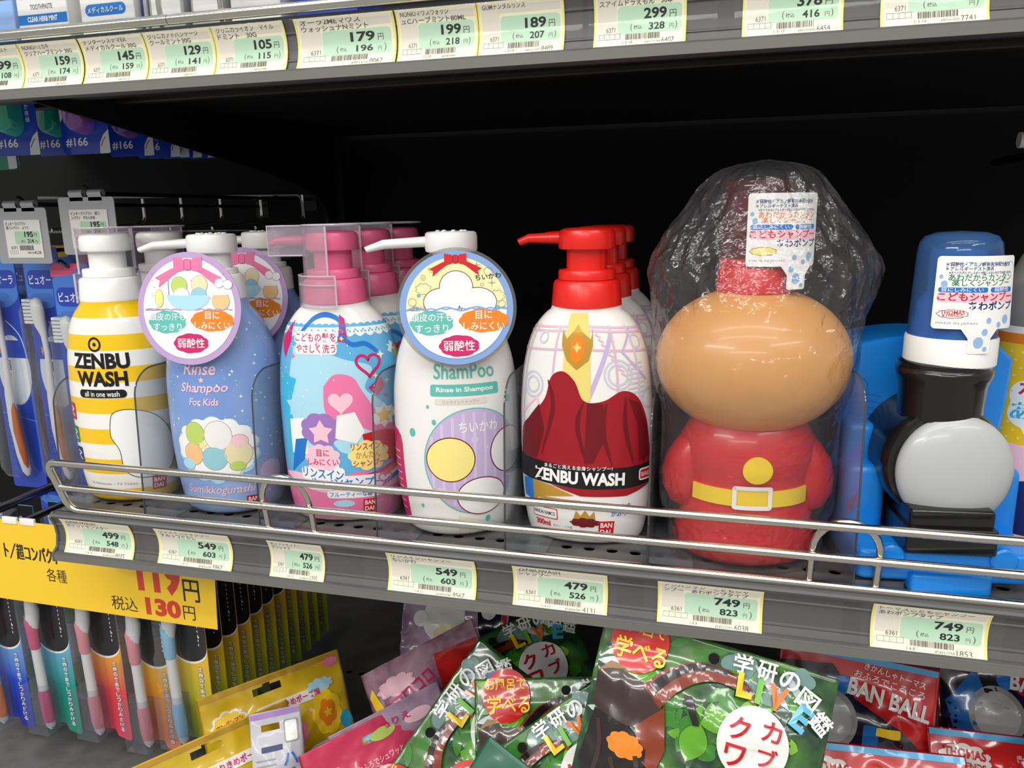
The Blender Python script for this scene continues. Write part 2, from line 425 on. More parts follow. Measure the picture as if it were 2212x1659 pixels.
# chrome wire fence on the bottle shelf
RW = 2.6
f = thing('wire_fence', 'chrome wire fence along the front of the bottle shelf', 'fence', (0, 0, 0))
def lean(z): return 8-(z+13)*.24          # the fence leans outwards
X0 = 13
mb = MB(); P = arc_pts([(XR, lean(27.5), 27.5), (9.5, lean(27.5), 27.5), (15.5, lean(-12.2), -12.2), (XR, lean(-12.2), -12.2)], 9)
tube(mb, P, RW, 'chrome', 12); ob('outer_rail', mb, f)
mb = MB(); tube(mb, [(12.6, lean(7), 7), (XR, lean(7), 7)], RW, 'chrome', 12); ob('middle_rail', mb, f)
for xc in (197, 546, 895):
    mb = MB(); P = [(xc-17.5, lean(-14)+2, -14), (xc-17.5, lean(0)+3.2, 0), (xc-17.5, lean(10)+3.2, 10)]
    for i in range(1, 12):
        a = R(180-180*i/12); P.append((xc+17.5*math.cos(a), lean(10)+3.2-3.5*math.sin(a), 10+19*math.sin(a)))
    P += [(xc+17.5, lean(10)+3.2, 10), (xc+17.5, lean(0)+3.2, 0), (xc+17.5, lean(-14)+2, -14)]
    tube(mb, P, 2.1, 'chrome', 12); ob('arch_support', mb, f)
# chrome rail on the upper shelf
f2 = thing('wire_rail', 'chrome rail along the front edge of the upper shelf', 'rail', (0, 0, 0))
mb = MB(); tube(mb, [(XL, -1, 311.8), (149.4, -1, 312.4)], 3.0, 'chrome', 14); tube(mb, [(149.8, -1, 312.4), (XR, -1, 313.2)], 3.0, 'chrome', 14)
tube(mb, [(XL, 4, 336), (XR, 4, 336)], 2.2, 'chrome', 12)
ob('rail_tube', mb, f2)
for x in (140, 182, 470, 512):
    mb = MB(); tube(mb, [(x, 5, 307), (x, 3.4, 322), (x, 4, 336)], 1.6, 'chrome', 10); ob('support', mb, f2)
# ------------------------------------------------------------------ clear dividers between the bottles
def divider(x, label, ytop=14, h=96, length=310, tilt=0):
    r_ = 20; pts = [(ytop+length, -13.6), (ytop+length, h-14)]
    for i in range(9):
        a = R(90+90*i/8); pts.append((ytop+r_+4+r_*math.cos(a)-0, h-14-r_+r_*math.sin(a)))
    pts += [(ytop, -13.6)]
    mb = MB(); th = .55
    extrude(mb, [(y-ytop, z+14) for y, z in pts], lambda u, v: (-th, u, v), lambda u, v: (th, u, v), 'acrylic')
    o = thing('shelf_divider', label, 'divider', (x, ytop, -14), 0, 'clear shelf dividers'); ob('upright_plate', mb, o)
    mb = MB(); ed = [(0, y-ytop-.1, z+14) for y, z in pts[1:]]; tube(mb, ed, .62, 'acrylic_edge', 6); ob('rim', mb, o)
    mb = MB(); box(mb, .6, 26, 1, length, .3, 1.1, 'acrylic', r_=4); ob('foot', mb, o)
    mb = MB(); box(mb, .8, 27, 0, 1.0, .2, 5.5, 'acrylic'); ob('stop', mb, o); return o
divider(-7.5, 'clear plastic divider at the open left end of the bottle shelf, beside the striped bottle', 24, h=94)
divider(73.5, 'clear divider between the yellow striped and the blue bottle', 16, 106)
divider(169.8, 'clear divider between the blue and the pink capped bottle', 14, 109)
divider(258.4, 'clear divider between the pink capped bottle and the white bottle', 14, 110)
divider(346.8, 'clear divider between the white bottle and the red capped bottle', 14, 111)
divider(436.7, 'clear divider between the red capped bottle and the film wrapped bottle', 14, 100)
dv = divider(552, 'clear divider between the film wrapped bottle and the blue train bottle', 10, 120, 200); dv.rotation_euler.z = R(8)

# ------------------------------------------------------------------ price cards
def price_card(x0, x1, z, lines, price, tax, code='6361', loc='', num='', tail='', label='', group='', hgt=29.5, part=None):
    W_ = x1-x0; mb = MB()
    def prof(v):                       # the card bows back into the channel
        t_ = (v)/hgt
        return -.2+4.6*math.sin(math.pi*min(max(t_, 0), 1))**.8
    def fm(u, v, off): return (u, prof(v)-off, v)
    N = 10; vs = []; fs = []
    for off in (0, .35):
        for i in range(N+1):
            v = hgt*i/N
            for u in (0, W_): vs.append((u, prof(v)+off, v))
    for i in range(N): fs.append((2*i, 2*i+1, 2*i+3, 2*i+2)); b = 2*(N+1); fs.append((b+2*i, b+2*i+2, b+2*i+3, b+2*i+1))
    mb.add(vs, fs, 'card_cream', True)
    st = 3.0
    decal(mb, rect(0, .02, W_*.022, hgt-.02), 'card_yellow', fm, .06, st); decal(mb, rect(W_*.975, .02, W_, hgt-.02), 'card_yellow', fm, .06, st)
    decal(mb, rect(W_*.04, hgt*.34, W_*.25, hgt*.96), 'card_grey', fm, .06, st)
    decal(mb, rect(W_*.25, hgt*.80, W_*.96, hgt*.96), 'card_grey', fm, .06, st)
    decal(mb, rrect(W_*.26, hgt*.25, W_*.95, hgt*.74, 2), 'card_green', fm, .1, st)
    for i, s_ in enumerate(lines):
        lw = W_*(.068 if ord(s_[:1] or 'a') > 127 else .05)*len(s_)
        if s_: txt(mb, s_, W_*.06, hgt*(.865-.12*i), hgt*.105, 'ink_soft', fm, .14, min(lw, W_*.80), bold=.012)
    if price:
        txt(mb, price, W_*.79, hgt*.50, hgt*.19, 'ink', fm, .16, W_*.245, bold=.03, al='R'); txt(mb, '円', W_*.82, hgt*.50, hgt*.13, 'ink_soft', fm, .16, bold=.01)
    txt(mb, '(', W_*.40, hgt*.29, hgt*.15, 'ink_soft', fm, .16, W_*.022); txt(mb, '税込', W_*.435, hgt*.325, hgt*.075, 'ink_soft', fm, .16, bold=.015)
    if tax: txt(mb, tax, W_*.77, hgt*.30, hgt*.135, 'ink', fm, .16, W_*.17, bold=.025, al='R')
    txt(mb, '円', W_*.82, hgt*.30, hgt*.085, 'ink_soft', fm, .16); txt(mb, ')', W_*.88, hgt*.28, hgt*.16, 'ink_soft', fm, .16, W_*.022)
    txt(mb, code, W_*.135, hgt*.29, hgt*.09, 'ink_soft', fm, .14, W_*.10)
    for i in range(4): decals(mb, stroke(rect(W_*(.06+.058*i), hgt*.16, W_*(.118+.058*i), hgt*.26), .22, True), 'ink_soft', fm, .12)
    rr = random.Random(sum(ord(c_)*(k_+3) for k_, c_ in enumerate(tail+num+str(price)))+int(W_*10)); x = W_*.35
    while x < W_*.72:
        bw = rr.choice((.25, .25, .45, .7)); decal(mb, rect(x, hgt*.135, x+bw, hgt*.245), 'ink_soft', fm, .14); x += bw+rr.choice((.25, .3, .5))
    if loc: txt(mb, loc, W_*.32, hgt*.055, hgt*.055, 'ink_soft', fm, .14)
    if num: txt(mb, num, W_*.73, hgt*.04, hgt*.055, 'ink_soft', fm, .14, W_*.17, al='R')
    if tail: txt(mb, tail, W_*.745, hgt*.04, hgt*.10, 'ink_soft', fm, .14, W_*.13)
    if part: return mb
    o = ob('price_card', mb); o.location = Vector((x0, 1.2, z))*S
    tag(o, label, 'price card', group); return o
g = 'price cards on the bottle shelf'
LC = [(10, 70.5, ['ZENBUWASH', 'ポケットモンスター'], '499', '548', '1-4-14', '45496609', '8075', 'cream price card reading 499 yen at the left end of the bottle shelf'),
 (91.5, 152, ['リンスインシャンプー', 'すみっコぐらし'], '549', '603', '1-4-12', '45496609', '3967', 'cream price card reading 549 yen in front of the blue bottle'),
 (182, 223, ['ポンプシャンプー', 'デリシャス'], '479', '526', '1-4-13', '45496601', '1705', 'narrow cream price card reading 479 yen under the pink capped bottle'),
 (269.5, 330, ['リンスインシャンプー', 'ちいかわ'], '549', '603', '1-4-11', '454966090', '9567', 'cream price card reading 549 yen in front of the white bottle'),
 (354.5, 414, ['ZENBUWASH', 'シャンプー'], '479', '526', '1-4-10', '454966085', '4131', 'wide cream price card reading 479 yen under the red capped bottle'),
 (444, 504, ['アンパンマン　こどもシャ', 'ンプー　あわポンプタイプ'], '749', '823', '1-4-9', '454311252', '6038', 'cream price card reading 749 yen under the film wrapped bottle'),
 (561.8, 620.5, ['トーマスこどもシャンプー', 'あわポンプタイプ'], '749', '823', '1-4-8', '454311258', '1853', 'cream price card reading 749 yen under the blue train bottle')]
for x0, x1, L, p, tx, lc, nu, ta, lb in LC: price_card(x0, x1, -44.5, L, p, tx, '6361', lc, nu, ta, lb, g, hgt=27.6)
g = 'price cards on the upper shelf'
UC = [(-14, 32.3, ['クリアクリーンペースト'], '99', '108', '', '', '', 'cream price card reading 99 yen, cut off by the left edge of the photo'),
 (32.8, 78.8, ['NONIOハミガキ', 'クリアハーブミント 30G'], '159', '174', '', '490330123', '', 'cream price card reading 159 yen at the left of the upper strip'),
 (80, 127, ['デンターシステマEX', 'メディカルクール 30G'], '145', '159', '', '490330118', '', 'cream price card reading 145 yen on the upper strip'),
 (127.6, 175, ['クリニカアドバンテージ', 'クールミント30G'], '129', '141', '', '490330121', '', 'cream price card reading 129 yen on the upper strip'),
 (175.4, 223.1, ['クリニカライオン　マイル', 'ドミント　30G'], '105', '115', '', '4903301182900', '', 'cream price card reading 105 yen on the upper strip'),
 (230, 291.6, ['オーラ2MEマウス', 'ウォッシュナNミント'], '179', '196', '', '4901616', '0062', 'wide cream price card reading 179 yen on the upper strip'),
 (292.8, 339.8, ['NONIOマウスウォッシ', 'ュCハーブミント80ML'], '199', '218', '1-3-20', '49795880', '', 'cream price card reading 199 yen on the upper strip'),
 (340.2, 387.6, ['GUMデンタルリンス', ''], '189', '207', '1-3-19', '490161600', '8489', 'cream price card reading 189 yen on the upper strip'),
 (403.4, 450.6, ['', 'スアイムドラえもん　30本'], '299', '328', '1-3-18', '490122184', '6407', 'cream price card reading 299 yen on the upper strip'),
 (478, 525, ['', ''], '378', '416', '1-3-17', '490101500', '6454', 'cream price card with tax price 416 yen cut off by the top of the photo'),
 (541.5, 588, ['', ''], '', '', '1-3-16', '490101500', '7741', 'cream price card at the far right of the upper strip, without a visible price')]
for x0, x1, L, p, tx, lc, nu, ta, lb in UC: price_card(x0, x1, 279.8, L, p, tx, '6371', lc, nu, ta, lb, g, hgt=27.2)
# ------------------------------------------------------------------ pump bottles
mat('bottle_white', (240, 238, 234), .22, coat=.3); mat('cap_white', (244, 243, 240), .30, coat=.1)
mat('pink_cap', (226, 98, 142), .30); mat('red_cap', (226, 34, 24), .28)
mat('sky', (96, 178, 226), .25, coat=.3); mat('yellow_print', (250, 204, 20), .25, coat=.3)
mat('black_print', (20, 19, 20), .3); mat('white_print', (246, 245, 243), .3, coat=.2); mat('red_print', (206, 22, 34), .3); mat('magenta', (208, 30, 104), .35)
mat('teal_print', (96, 190, 178), .35); mat('orange_print', (238, 132, 30), .35); mat('gold', (208, 160, 62), .3, metal=.35); mat('gold_pale', (236, 214, 120), .3)
mat('blue_print', (30, 118, 206), .3); mat('cyan_print', (60, 184, 226), .3); mat('pale_cyan', (176, 222, 240), .3); mat('pink_print', (238, 122, 168), .3); mat('pale_pink', (248, 200, 214), .35)
mat('lilac', (200, 180, 218), .35); mat('lilac_light', (214, 198, 228), .35); mat('lilac_ring', (190, 160, 206), .3, coat=.3); mat('peri_ring', (132, 166, 220), .3, coat=.3)
mat('cream_print', (240, 234, 176), .35); mat('pale_yellow', (248, 232, 140), .35); mat('pale_green', (190, 214, 108), .4); mat('peach', (246, 196, 140), .4); mat('beige', (236, 224, 180), .4); mat('aqua', (150, 204, 216), .4)
mat('purple_print', (160, 120, 190), .35); mat('crimson', (158, 12, 30), .28, coat=.2); mat('dark_red', (112, 10, 22), .28); mat('rose_line', (222, 186, 206), .35); mat('grey_line', (208, 206, 222), .35); mat('green_print', (30, 128, 78), .35); mat('navy', (26, 40, 104), .35); mat('grey_print', (150, 150, 150), .4)
mat('sumi_blue', (116, 150, 216), .25, coat=.3); mottle(M['sumi_blue'], (122, 156, 216), (152, 180, 226), 14, 3, .38, .62)
clear('clip_clear', tint=(250, 247, 250), body=.13, bodyc=(232, 226, 236), gl=.045, rough=.08)
clear('clip_edge', tint=(245, 240, 245), body=.55, bodyc=(236, 228, 238), gl=.06, rough=.1)
clear('tag_clear', tint=(225, 225, 225), body=.12, bodyc=(200, 200, 200), gl=.03)
def banded(name, c1, c2, pitch, wid, start, lo, hi):
    """stripes around a body by its own height"""
    m = mat(name, c1, .24, coat=.3); p = m.node_tree.nodes['Principled BSDF']
    t = nd(m, 'ShaderNodeTexCoord'); s_ = nd(m, 'ShaderNodeSeparateXYZ'); a = nd(m, 'ShaderNodeMath', operation='SUBTRACT'); d = nd(m, 'ShaderNodeMath', operation='PINGPONG')
    l = nd(m, 'ShaderNodeMath', operation='LESS_THAN'); mx = nd(m, 'ShaderNodeMix', data_type='RGBA')
    lk(m, t.outputs['Object'], s_.inputs[0]); lk(m, s_.outputs['Z'], a.inputs[0]); a.inputs[1].default_value = start*S
    lk(m, a.outputs[0], d.inputs[0]); d.inputs[1].default_value = pitch*S/2; lk(m, d.outputs[0], l.inputs[0]); l.inputs[1].default_value = wid*S/2
    lk(m, l.outputs[0], mx.inputs[0]); mx.inputs[6].default_value = rgb(*c1); mx.inputs[7].default_value = rgb(*c2); lk(m, mx.outputs[2], p.inputs['Base Color'])
banded('yellow_stripes', (244, 242, 236), (248, 200, 22), 23.4, 11.6, 5.5, 0, 0)

class Surf:
    """oval bottle surface: prof = (height, half width, half depth)"""
    def __init__(s, prof):
        s.p = prof; s.z = [q[0] for q in prof]
        A = max(prof, key=lambda q: q[1]); a, b = A[1], A[2]; s.tab = [0]; s.th = [0]; K = 400; px, py = 0, -b
        for i in range(1, K+1):
            t = math.pi*i/K; x, y = a*math.sin(t), -b*math.cos(t); s.tab.append(s.tab[-1]+math.hypot(x-px, y-py)); s.th.append(t); px, py = x, y
    def ab(s, v):
        z = s.z; v = min(max(v, z[0]), z[-1]); i = 0
        while i < len(z)-2 and v > z[i+1]: i += 1
        t = (v-z[i])/(z[i+1]-z[i]); o = []
        for k in (1, 2):
            p = [q[k] for q in s.p]; n = len(p)
            def slope(j):
                if j == 0: return (p[1]-p[0])/(z[1]-z[0])
                if j == n-1: return (p[-1]-p[-2])/(z[-1]-z[-2])
                d0, d1 = (p[j]-p[j-1])/(z[j]-z[j-1]), (p[j+1]-p[j])/(z[j+1]-z[j])
                return 0 if d0*d1 <= 0 else 2*d0*d1/(d0+d1)
            h = z[i+1]-z[i]; m0, m1 = slope(i)*h, slope(i+1)*h
            o.append((2*t**3-3*t*t+1)*p[i]+(t**3-2*t*t+t)*m0+(-2*t**3+3*t*t)*p[i+1]+(t**3-t*t)*m1)
        return o
    def theta(s, u):
        a = abs(u); lo, hi = 0, len(s.tab)-1
        if a >= s.tab[-1]: return math.copysign(math.pi, u)
        while hi-lo > 1:
            mid = (lo+hi)//2
            if s.tab[mid] <= a: lo = mid
            else: hi = mid
        t = s.th[lo]+(s.th[hi]-s.th[lo])*(a-s.tab[lo])/(s.tab[hi]-s.tab[lo]); return math.copysign(t, u)
    def fm(s, u, v, off):
        a, b = s.ab(v); t = s.theta(u); nx, ny = math.sin(t)*b, -math.cos(t)*a; l = math.hypot(nx, ny)
        return (a*math.sin(t)+nx/l*off, -b*math.cos(t)+ny/l*off, v)
    def mesh(s, mb, m, n=96, K=64):
        z0, z1 = s.z[0], s.z[-1]; rings = []
        for i in range(K+1):
            t = i/K; v = z0+(z1-z0)*(t*.6+.4*(.5-.5*math.cos(math.pi*t))); a, b = s.ab(v); rings.append(ring(a, b, v, n))
        loft(mb, rings, m)
PROF_A = [(0, 34, 19), (2.5, 37, 22), (9, 39, 23.6), (22, 41, 24.6), (45, 42.5, 25.4), (80, 42.8, 25.6), (105, 41.5, 25), (124, 38.5, 24), (136, 34.5, 22.8), (143, 30, 21.4), (148, 25.5, 20.6), (150.5, 22.5, 20.4), (153, 21.8, 20.4)]
PROF_B = [(v_, a_*.93 if a_ > 22 else a_, b_*1.18 if a_ > 26 else b_) for v_, a_, b_ in [(0, 33, 21), (2.5, 37, 24), (10, 40, 26), (30, 43, 27.4), (62, 45, 28.4), (92, 44.6, 28.2), (112, 42.2, 27.4), (128, 37.5, 26), (140, 31, 23.6), (148, 24.5, 21), (152, 21, 19.6), (154, 20.4, 19.4)]]
def ribbed(mb, r0, r1, z0, z1, m, ribs=0, n=120):
    prof = [(r0-1, z0), (r0, z0+.8), (r0+(r1-r0)*.8, z1-2.2), (r1-.6, z1-.7), (r1-2, z1)]
    for (a, za), (b, zb) in zip(prof[:-1], prof[1:]):
        pass
    rings = []
    for r_, z in prof:
        rings.append([((r_+(.22 if ribs and i % 2 else 0))*math.sin(2*math.pi*i/n), -(r_+(.22 if ribs and i % 2 else 0))*math.cos(2*math.pi*i/n), z) for i in range(n)])
    loft(mb, rings, m)
def nozzle_mesh(mb, r_head, zc, length, m, style):
    """spout to the left of the pump head"""
    if style == 'duck':
        P = [(-r_head+6, 0, zc), (-r_head-2, 0, zc), (-r_head-length*.75, 0, zc-.2), (-r_head-length, 0, zc-2.6)]
        sec = [(5.0, 4.0), (4.2, 3.6), (3.2, 2.9), (2.4, 2.0)]
    else:
        P = [(-r_head+6, 0, zc+1), (-r_head-3, 0, zc+.8), (-r_head-length*.7, 0, zc-.4), (-r_head-length, 0, zc-3.6)]
        sec = [(4.6, 3.6), (4.4, 3.4), (3.8, 3.0), (2.6, 1.8)]
    rings = []
    for i, (x, y, z) in enumerate(P):
        ry, rz = sec[i]; n = 18; slope = (0, 0, .12, .55)[i]
        rings.append([(x+slope*-rz*math.sin(2*math.pi*k/n), y+ry*math.cos(2*math.pi*k/n), z+rz*math.sin(2*math.pi*k/n)) for k in range(n)])
    loft(mb, rings, m)
def pump(t, m, kind, ang=0):
    """collar, flange, stem and head with its spout; z from the bottle base"""
    rot = Matrix.Rotation(R(ang), 4, 'Z'); out = []
    if kind == 'A':
        mb = MB(); ribbed(mb, 21.8, 20.4, 152, 168.5, m, 1); ob('collar', mb, t, 30)
        mb = MB(); lathe(mb, [(16.6, 168.4), (17.8, 168.9), (17.8, 173.6), (17.2, 174.6), (14, 175)], m); lathe(mb, [(12.6, 174.6), (12.6, 188.5)], m); ob('stem', mb, t)
        mb = MB(); lathe(mb, [(15.5, 187), (17.3, 187.5), (17.7, 189), (17.5, 196), (16.6, 198.6), (14, 199.8), (8, 200.2), (0.01, 200.3)], m)
        ob('pump_head', mb, t); h = t.children[-1]
        mb = MB(); nozzle_mesh(mb, 17, 194, 26, m, 'duck'); mb.xf(rot); ob('nozzle', mb, h)
    else:
        mb = MB(); ribbed(mb, 20.6, 19.6, 153, 171, m, 0); ob('collar', mb, t, 30)
        mb = MB(); lathe(mb, [(15.2, 170.8), (16, 171.4), (16, 174.4), (15, 175)], m); lathe(mb, [(12.2, 174.6), (12.2, 187)], m); ob('stem', mb, t)
        mb = MB(); lathe(mb, [(15, 185.4), (16.6, 186.2), (17, 188), (17, 195.5), (16.4, 197.8), (15, 198.6), (9, 199.0), (0.01, 199.0)], m)
        for i in range(9):
            a = R(40*i); lathe(mb, [(1.5, 198.7), (1.2, 199.5), (.01, 199.7)], m, 10, 9*math.cos(a), 9*math.sin(a))
        ob('pump_head', mb, t); h = t.children[-1]
        mb = MB(); nozzle_mesh(mb, 17, 191.5, 38, m, 'long'); mb.xf(rot); ob('nozzle', mb, h)
def arc_sheet(mb, r_, a0, a1, z0, z1, m, th=1.0, n=24):
    """a wall of clear plastic bent round the pump (angles from the front, degrees)"""
    vs = []
    for rr in (r_, r_+th):
        for z in (z0, z1):
            for i in range(n+1):
                a = R(a0+(a1-a0)*i/n); vs.append((rr*math.sin(a), -rr*math.cos(a), z))
    k = n+1; fs = []
    for i in range(n):
        fs += [(i, i+1, k+i+1, k+i), (2*k+i, 3*k+i, 3*k+i+1, 2*k+i+1), (k+i, k+i+1, 3*k+i+1, 3*k+i), (i, 2*k+i, 2*k+i+1, i+1)]
    fs += [(0, k, 3*k, 2*k), (n, 2*k+n, 3*k+n, k+n)]
    mb.add(vs, fs, m, True)
def clip_cover(t, ang=0):
    mb = MB(); c = 'clip_clear'
    arc_sheet(mb, 22.8, -150, 15, 150.5, 171, c); arc_sheet(mb, 19.0, -150, 2, 171, 203, c)
    box(mb, -19, 19.5, -19.5, 19.5, 203, 204.2, c, r_=19)
    for y in (-6.2, 5.4): box(mb, -42, -17, y, y+.8, 184, 203.5, c)
    box(mb, -42, -17, -6.2, 6.2, 203, 203.8, c); box(mb, -42, -41.2, -6.2, 6.2, 184, 203, c); box(mb, -42, -17, -6.2, 6.2, 183.4, 184, c)
    e = 'clip_edge'
    for a, rr, z0, z1 in ((2, 19.6, 171, 203), (15, 23.4, 150.5, 171), (-150, 19.6, 171, 203), (-150, 23.4, 150.5, 171)):
        tube(mb, [(rr*math.sin(R(a)), -rr*math.cos(R(a)), z0), (rr*math.sin(R(a)), -rr*math.cos(R(a)), z1)], .7, e, 6)
    for a1, rr, z in ((15, 23.4, 171), (15, 23.4, 150.8), (15, 23.2, 165)): tube(mb, [(rr*math.sin(R(-150+(a1+150)*i/20)), -rr*math.cos(R(-150+(a1+150)*i/20)), z) for i in range(21)], .55, e, 6)
    tube(mb, ring(19.4, 19.4, 204, 40)[:-1], .6, e, 6, closed=True)
    for y in (-6.2, 6.2): tube(mb, [(-19, y, 203.6), (-41.8, y, 203.6), (-41.8, y, 184), (-19, y, 184)], .5, e, 6)
    mb.xf(Matrix.Rotation(R(ang), 4, 'Z'))
    return ob('clip_cover', mb, t, label='clear plastic clip locking the pump')
def maker_mark(mb, u, v, s_, F, st=3):
    decal(mb, rect(u-s_/2, v-s_/2, u+s_/2, v+s_/2), 'red_print', F, .3, st)
    txt(mb, 'BAN', u, v+s_*.06, s_*.3, 'white_print', F, .4, s_*.74, bold=.03, al='L') if 0 else None
    txt(mb, 'BAN', u-s_*.38, v+s_*.07, s_*.33, 'white_print', F, .4, s_*.76, bold=.025); txt(mb, 'DAI', u-s_*.38, v-s_*.38, s_*.33, 'white_print', F, .4, s_*.68, bold=.025)

# --- yellow striped bottle
def bottle_striped(loc, rz, label):
    t = thing('pump_bottle', label, 'bottle', loc, rz, 'yellow striped pump bottles'); s = Surf([(v, max(a*.92, min(a, 21.8)), max(b*1.08, 0)) for v, a, b in PROF_A]); F = s.fm
    mb = MB(); s.mesh(mb, 'yellow_stripes'); D = lambda p, m, o=.25: decal(mb, p, m, F, o, 3)
    for q in stroke(ell(-2, 121.5, 4.6, n=30), 1.5, True): D(q, 'black_print')
    D(ell(-2, 121.5, 1.4, n=14), 'black_print')
    txt(mb, 'ZENBU', -1, 104.5, 11.6, 'black_print', F, .3, 43, bold=.03, al='C') if 0 else txt(mb, 'ZENBU', -23, 103.5, 11.6, 'black_print', F, .3, 46, bold=.042)
    txt(mb, 'WASH', -20, 90.5, 11.4, 'black_print', F, .3, 40, bold=.042)
    D(rrect(-19, 82, 18, 88.2, 3), 'black_print'); txt(mb, 'all in one wash', -14, 83, 4, 'white_print', F, .36, 27, bold=.01)
    # plain white rounded shape with a thin outline where the printed figure stands
    blob = curve2([(3, 60), (6, 70), (16, 73), (30, 70), (40, 62), (46, 48), (46, 30), (38, 21), (20, 20), (10, 27), (8, 42), (3, 52), (3, 60)], 6)[:-1]
    D(blob, 'white_print', .28)
    for q in stroke(blob, .5, True): D(q, 'black_print', .34)
    for (u, v, c) in ((-33, 70, 'red_print'), (-33, 52, 'green_print'), (-31, 36, 'navy')):
        D(rrect(u-4.5, v-6.5, u+4.5, v+6.5, 1.5), c, .28)
        for q in stroke(curve2([(u-2.5, v+3.5), (u+2, v+2), (u-2, v-.5), (u+2.5, v-3.5)], 4), 1.1): D(q, 'white_print', .34)
    txt(mb, '© Nintendo・TV Tokyo', -22, 14, 2.4, 'grey_print', F, .3, 40)
    maker_mark(mb, 34, 14, 10.5, F)
    ob('body', mb, t, 45); pump(t, M['cap_white'], 'A', -60); clip_cover(t, -60); return t
# --- blue bottle with the oval tag
def tag_words(mb, F, k=1.0, dy=0):
    for cx, cy, rx, ry, c, L in ((-16*k, -9+dy, 14*k, 8*k, 'teal_print', ('頭皮の汗も', 'すっきり')), (17*k, -8+dy, 16*k, 7.6*k, 'orange_print', ('目に', 'しみにくい')), (1, -24*k+dy, 13*k, 7*k, 'magenta', ('弱酸性',))):
        decal(mb, scallop(cx, cy, rx, ry, 9, .06), c, F, .45)
        for i, s_ in enumerate(L):
            wd = k*(5.2*len(s_) if len(L) > 1 else 20); txt(mb, s_, cx-wd/2, cy+(1.0*k if len(L) > 1 and i == 0 else (-6*k if len(L) > 1 else -3.2*k)), 5.2*k if len(L) > 1 else 6.6*k, 'white_print', F, .6, wd, bold=.010)
def bow(mb, F, x, y, k, m, lm):
    for sgn in (-1, 1):
        decal(mb, [(x, y), (x+sgn*4*k, y+5*k), (x+sgn*11*k, y+6*k), (x+sgn*11*k, y-5*k), (x+sgn*4*k, y-4*k)], m, F, .6)
        decal(mb, [(x+sgn*2*k, y-2*k), (x+sgn*12*k, y-2*k), (x+sgn*26*k, y-9*k), (x+sgn*22*k, y-11*k), (x+sgn*23*k, y-16*k), (x+sgn*10*k, y-6*k)], m, F, .5)
    decal(mb, rrect(x-2.6*k, y-3.4*k, x+2.6*k, y+4.4*k, 1), m, F, .75)
    for q in stroke(rrect(x-2.6*k, y-3.4*k, x+2.6*k, y+4.4*k, 1), .3, True): decal(mb, q, lm, F, .8)
def oval_tag(t, rx, ry, zc, y, tilt, ringm, field, lower, clear_rim, yaw=0):
    mb = MB(); F = lambda u, v, o: (u, -o, v)
    out = ell(0, 0, rx, ry, 64); extrude(mb, out, lambda u, v: (u, 0, v), lambda u, v: (u, .5, v), 'tag_clear' if clear_rim else ringm)
    k = .945 if clear_rim else 1.0
    decal(mb, ell(0, 0, rx*k, ry*k, 64), ringm, F, .12); decal(mb, ell(0, 0, rx*k*.885, ry*k*.89, 64), field, F, .25)
    lo = [p for p in ell(0, 0, rx*k*.885, ry*k*.89, 120) if p[1] < -ry*.03]; decal(mb, lo, lower, F, .35)
    x = rx*.84
    wv = [(-x+2*x*i/40, -ry*.03+1.0*abs(math.sin(i*.8))) for i in range(41)]
    for q in stroke(wv, .8): decal(mb, q, ringm, F, .5)
    kk = rx/38; tag_words(mb, F, kk)
    return mb, F, (Matrix.Translation((0, y, zc)) @ Matrix.Rotation(R(yaw), 4, 'Z') @ Matrix.Rotation(R(tilt), 4, 'X'))
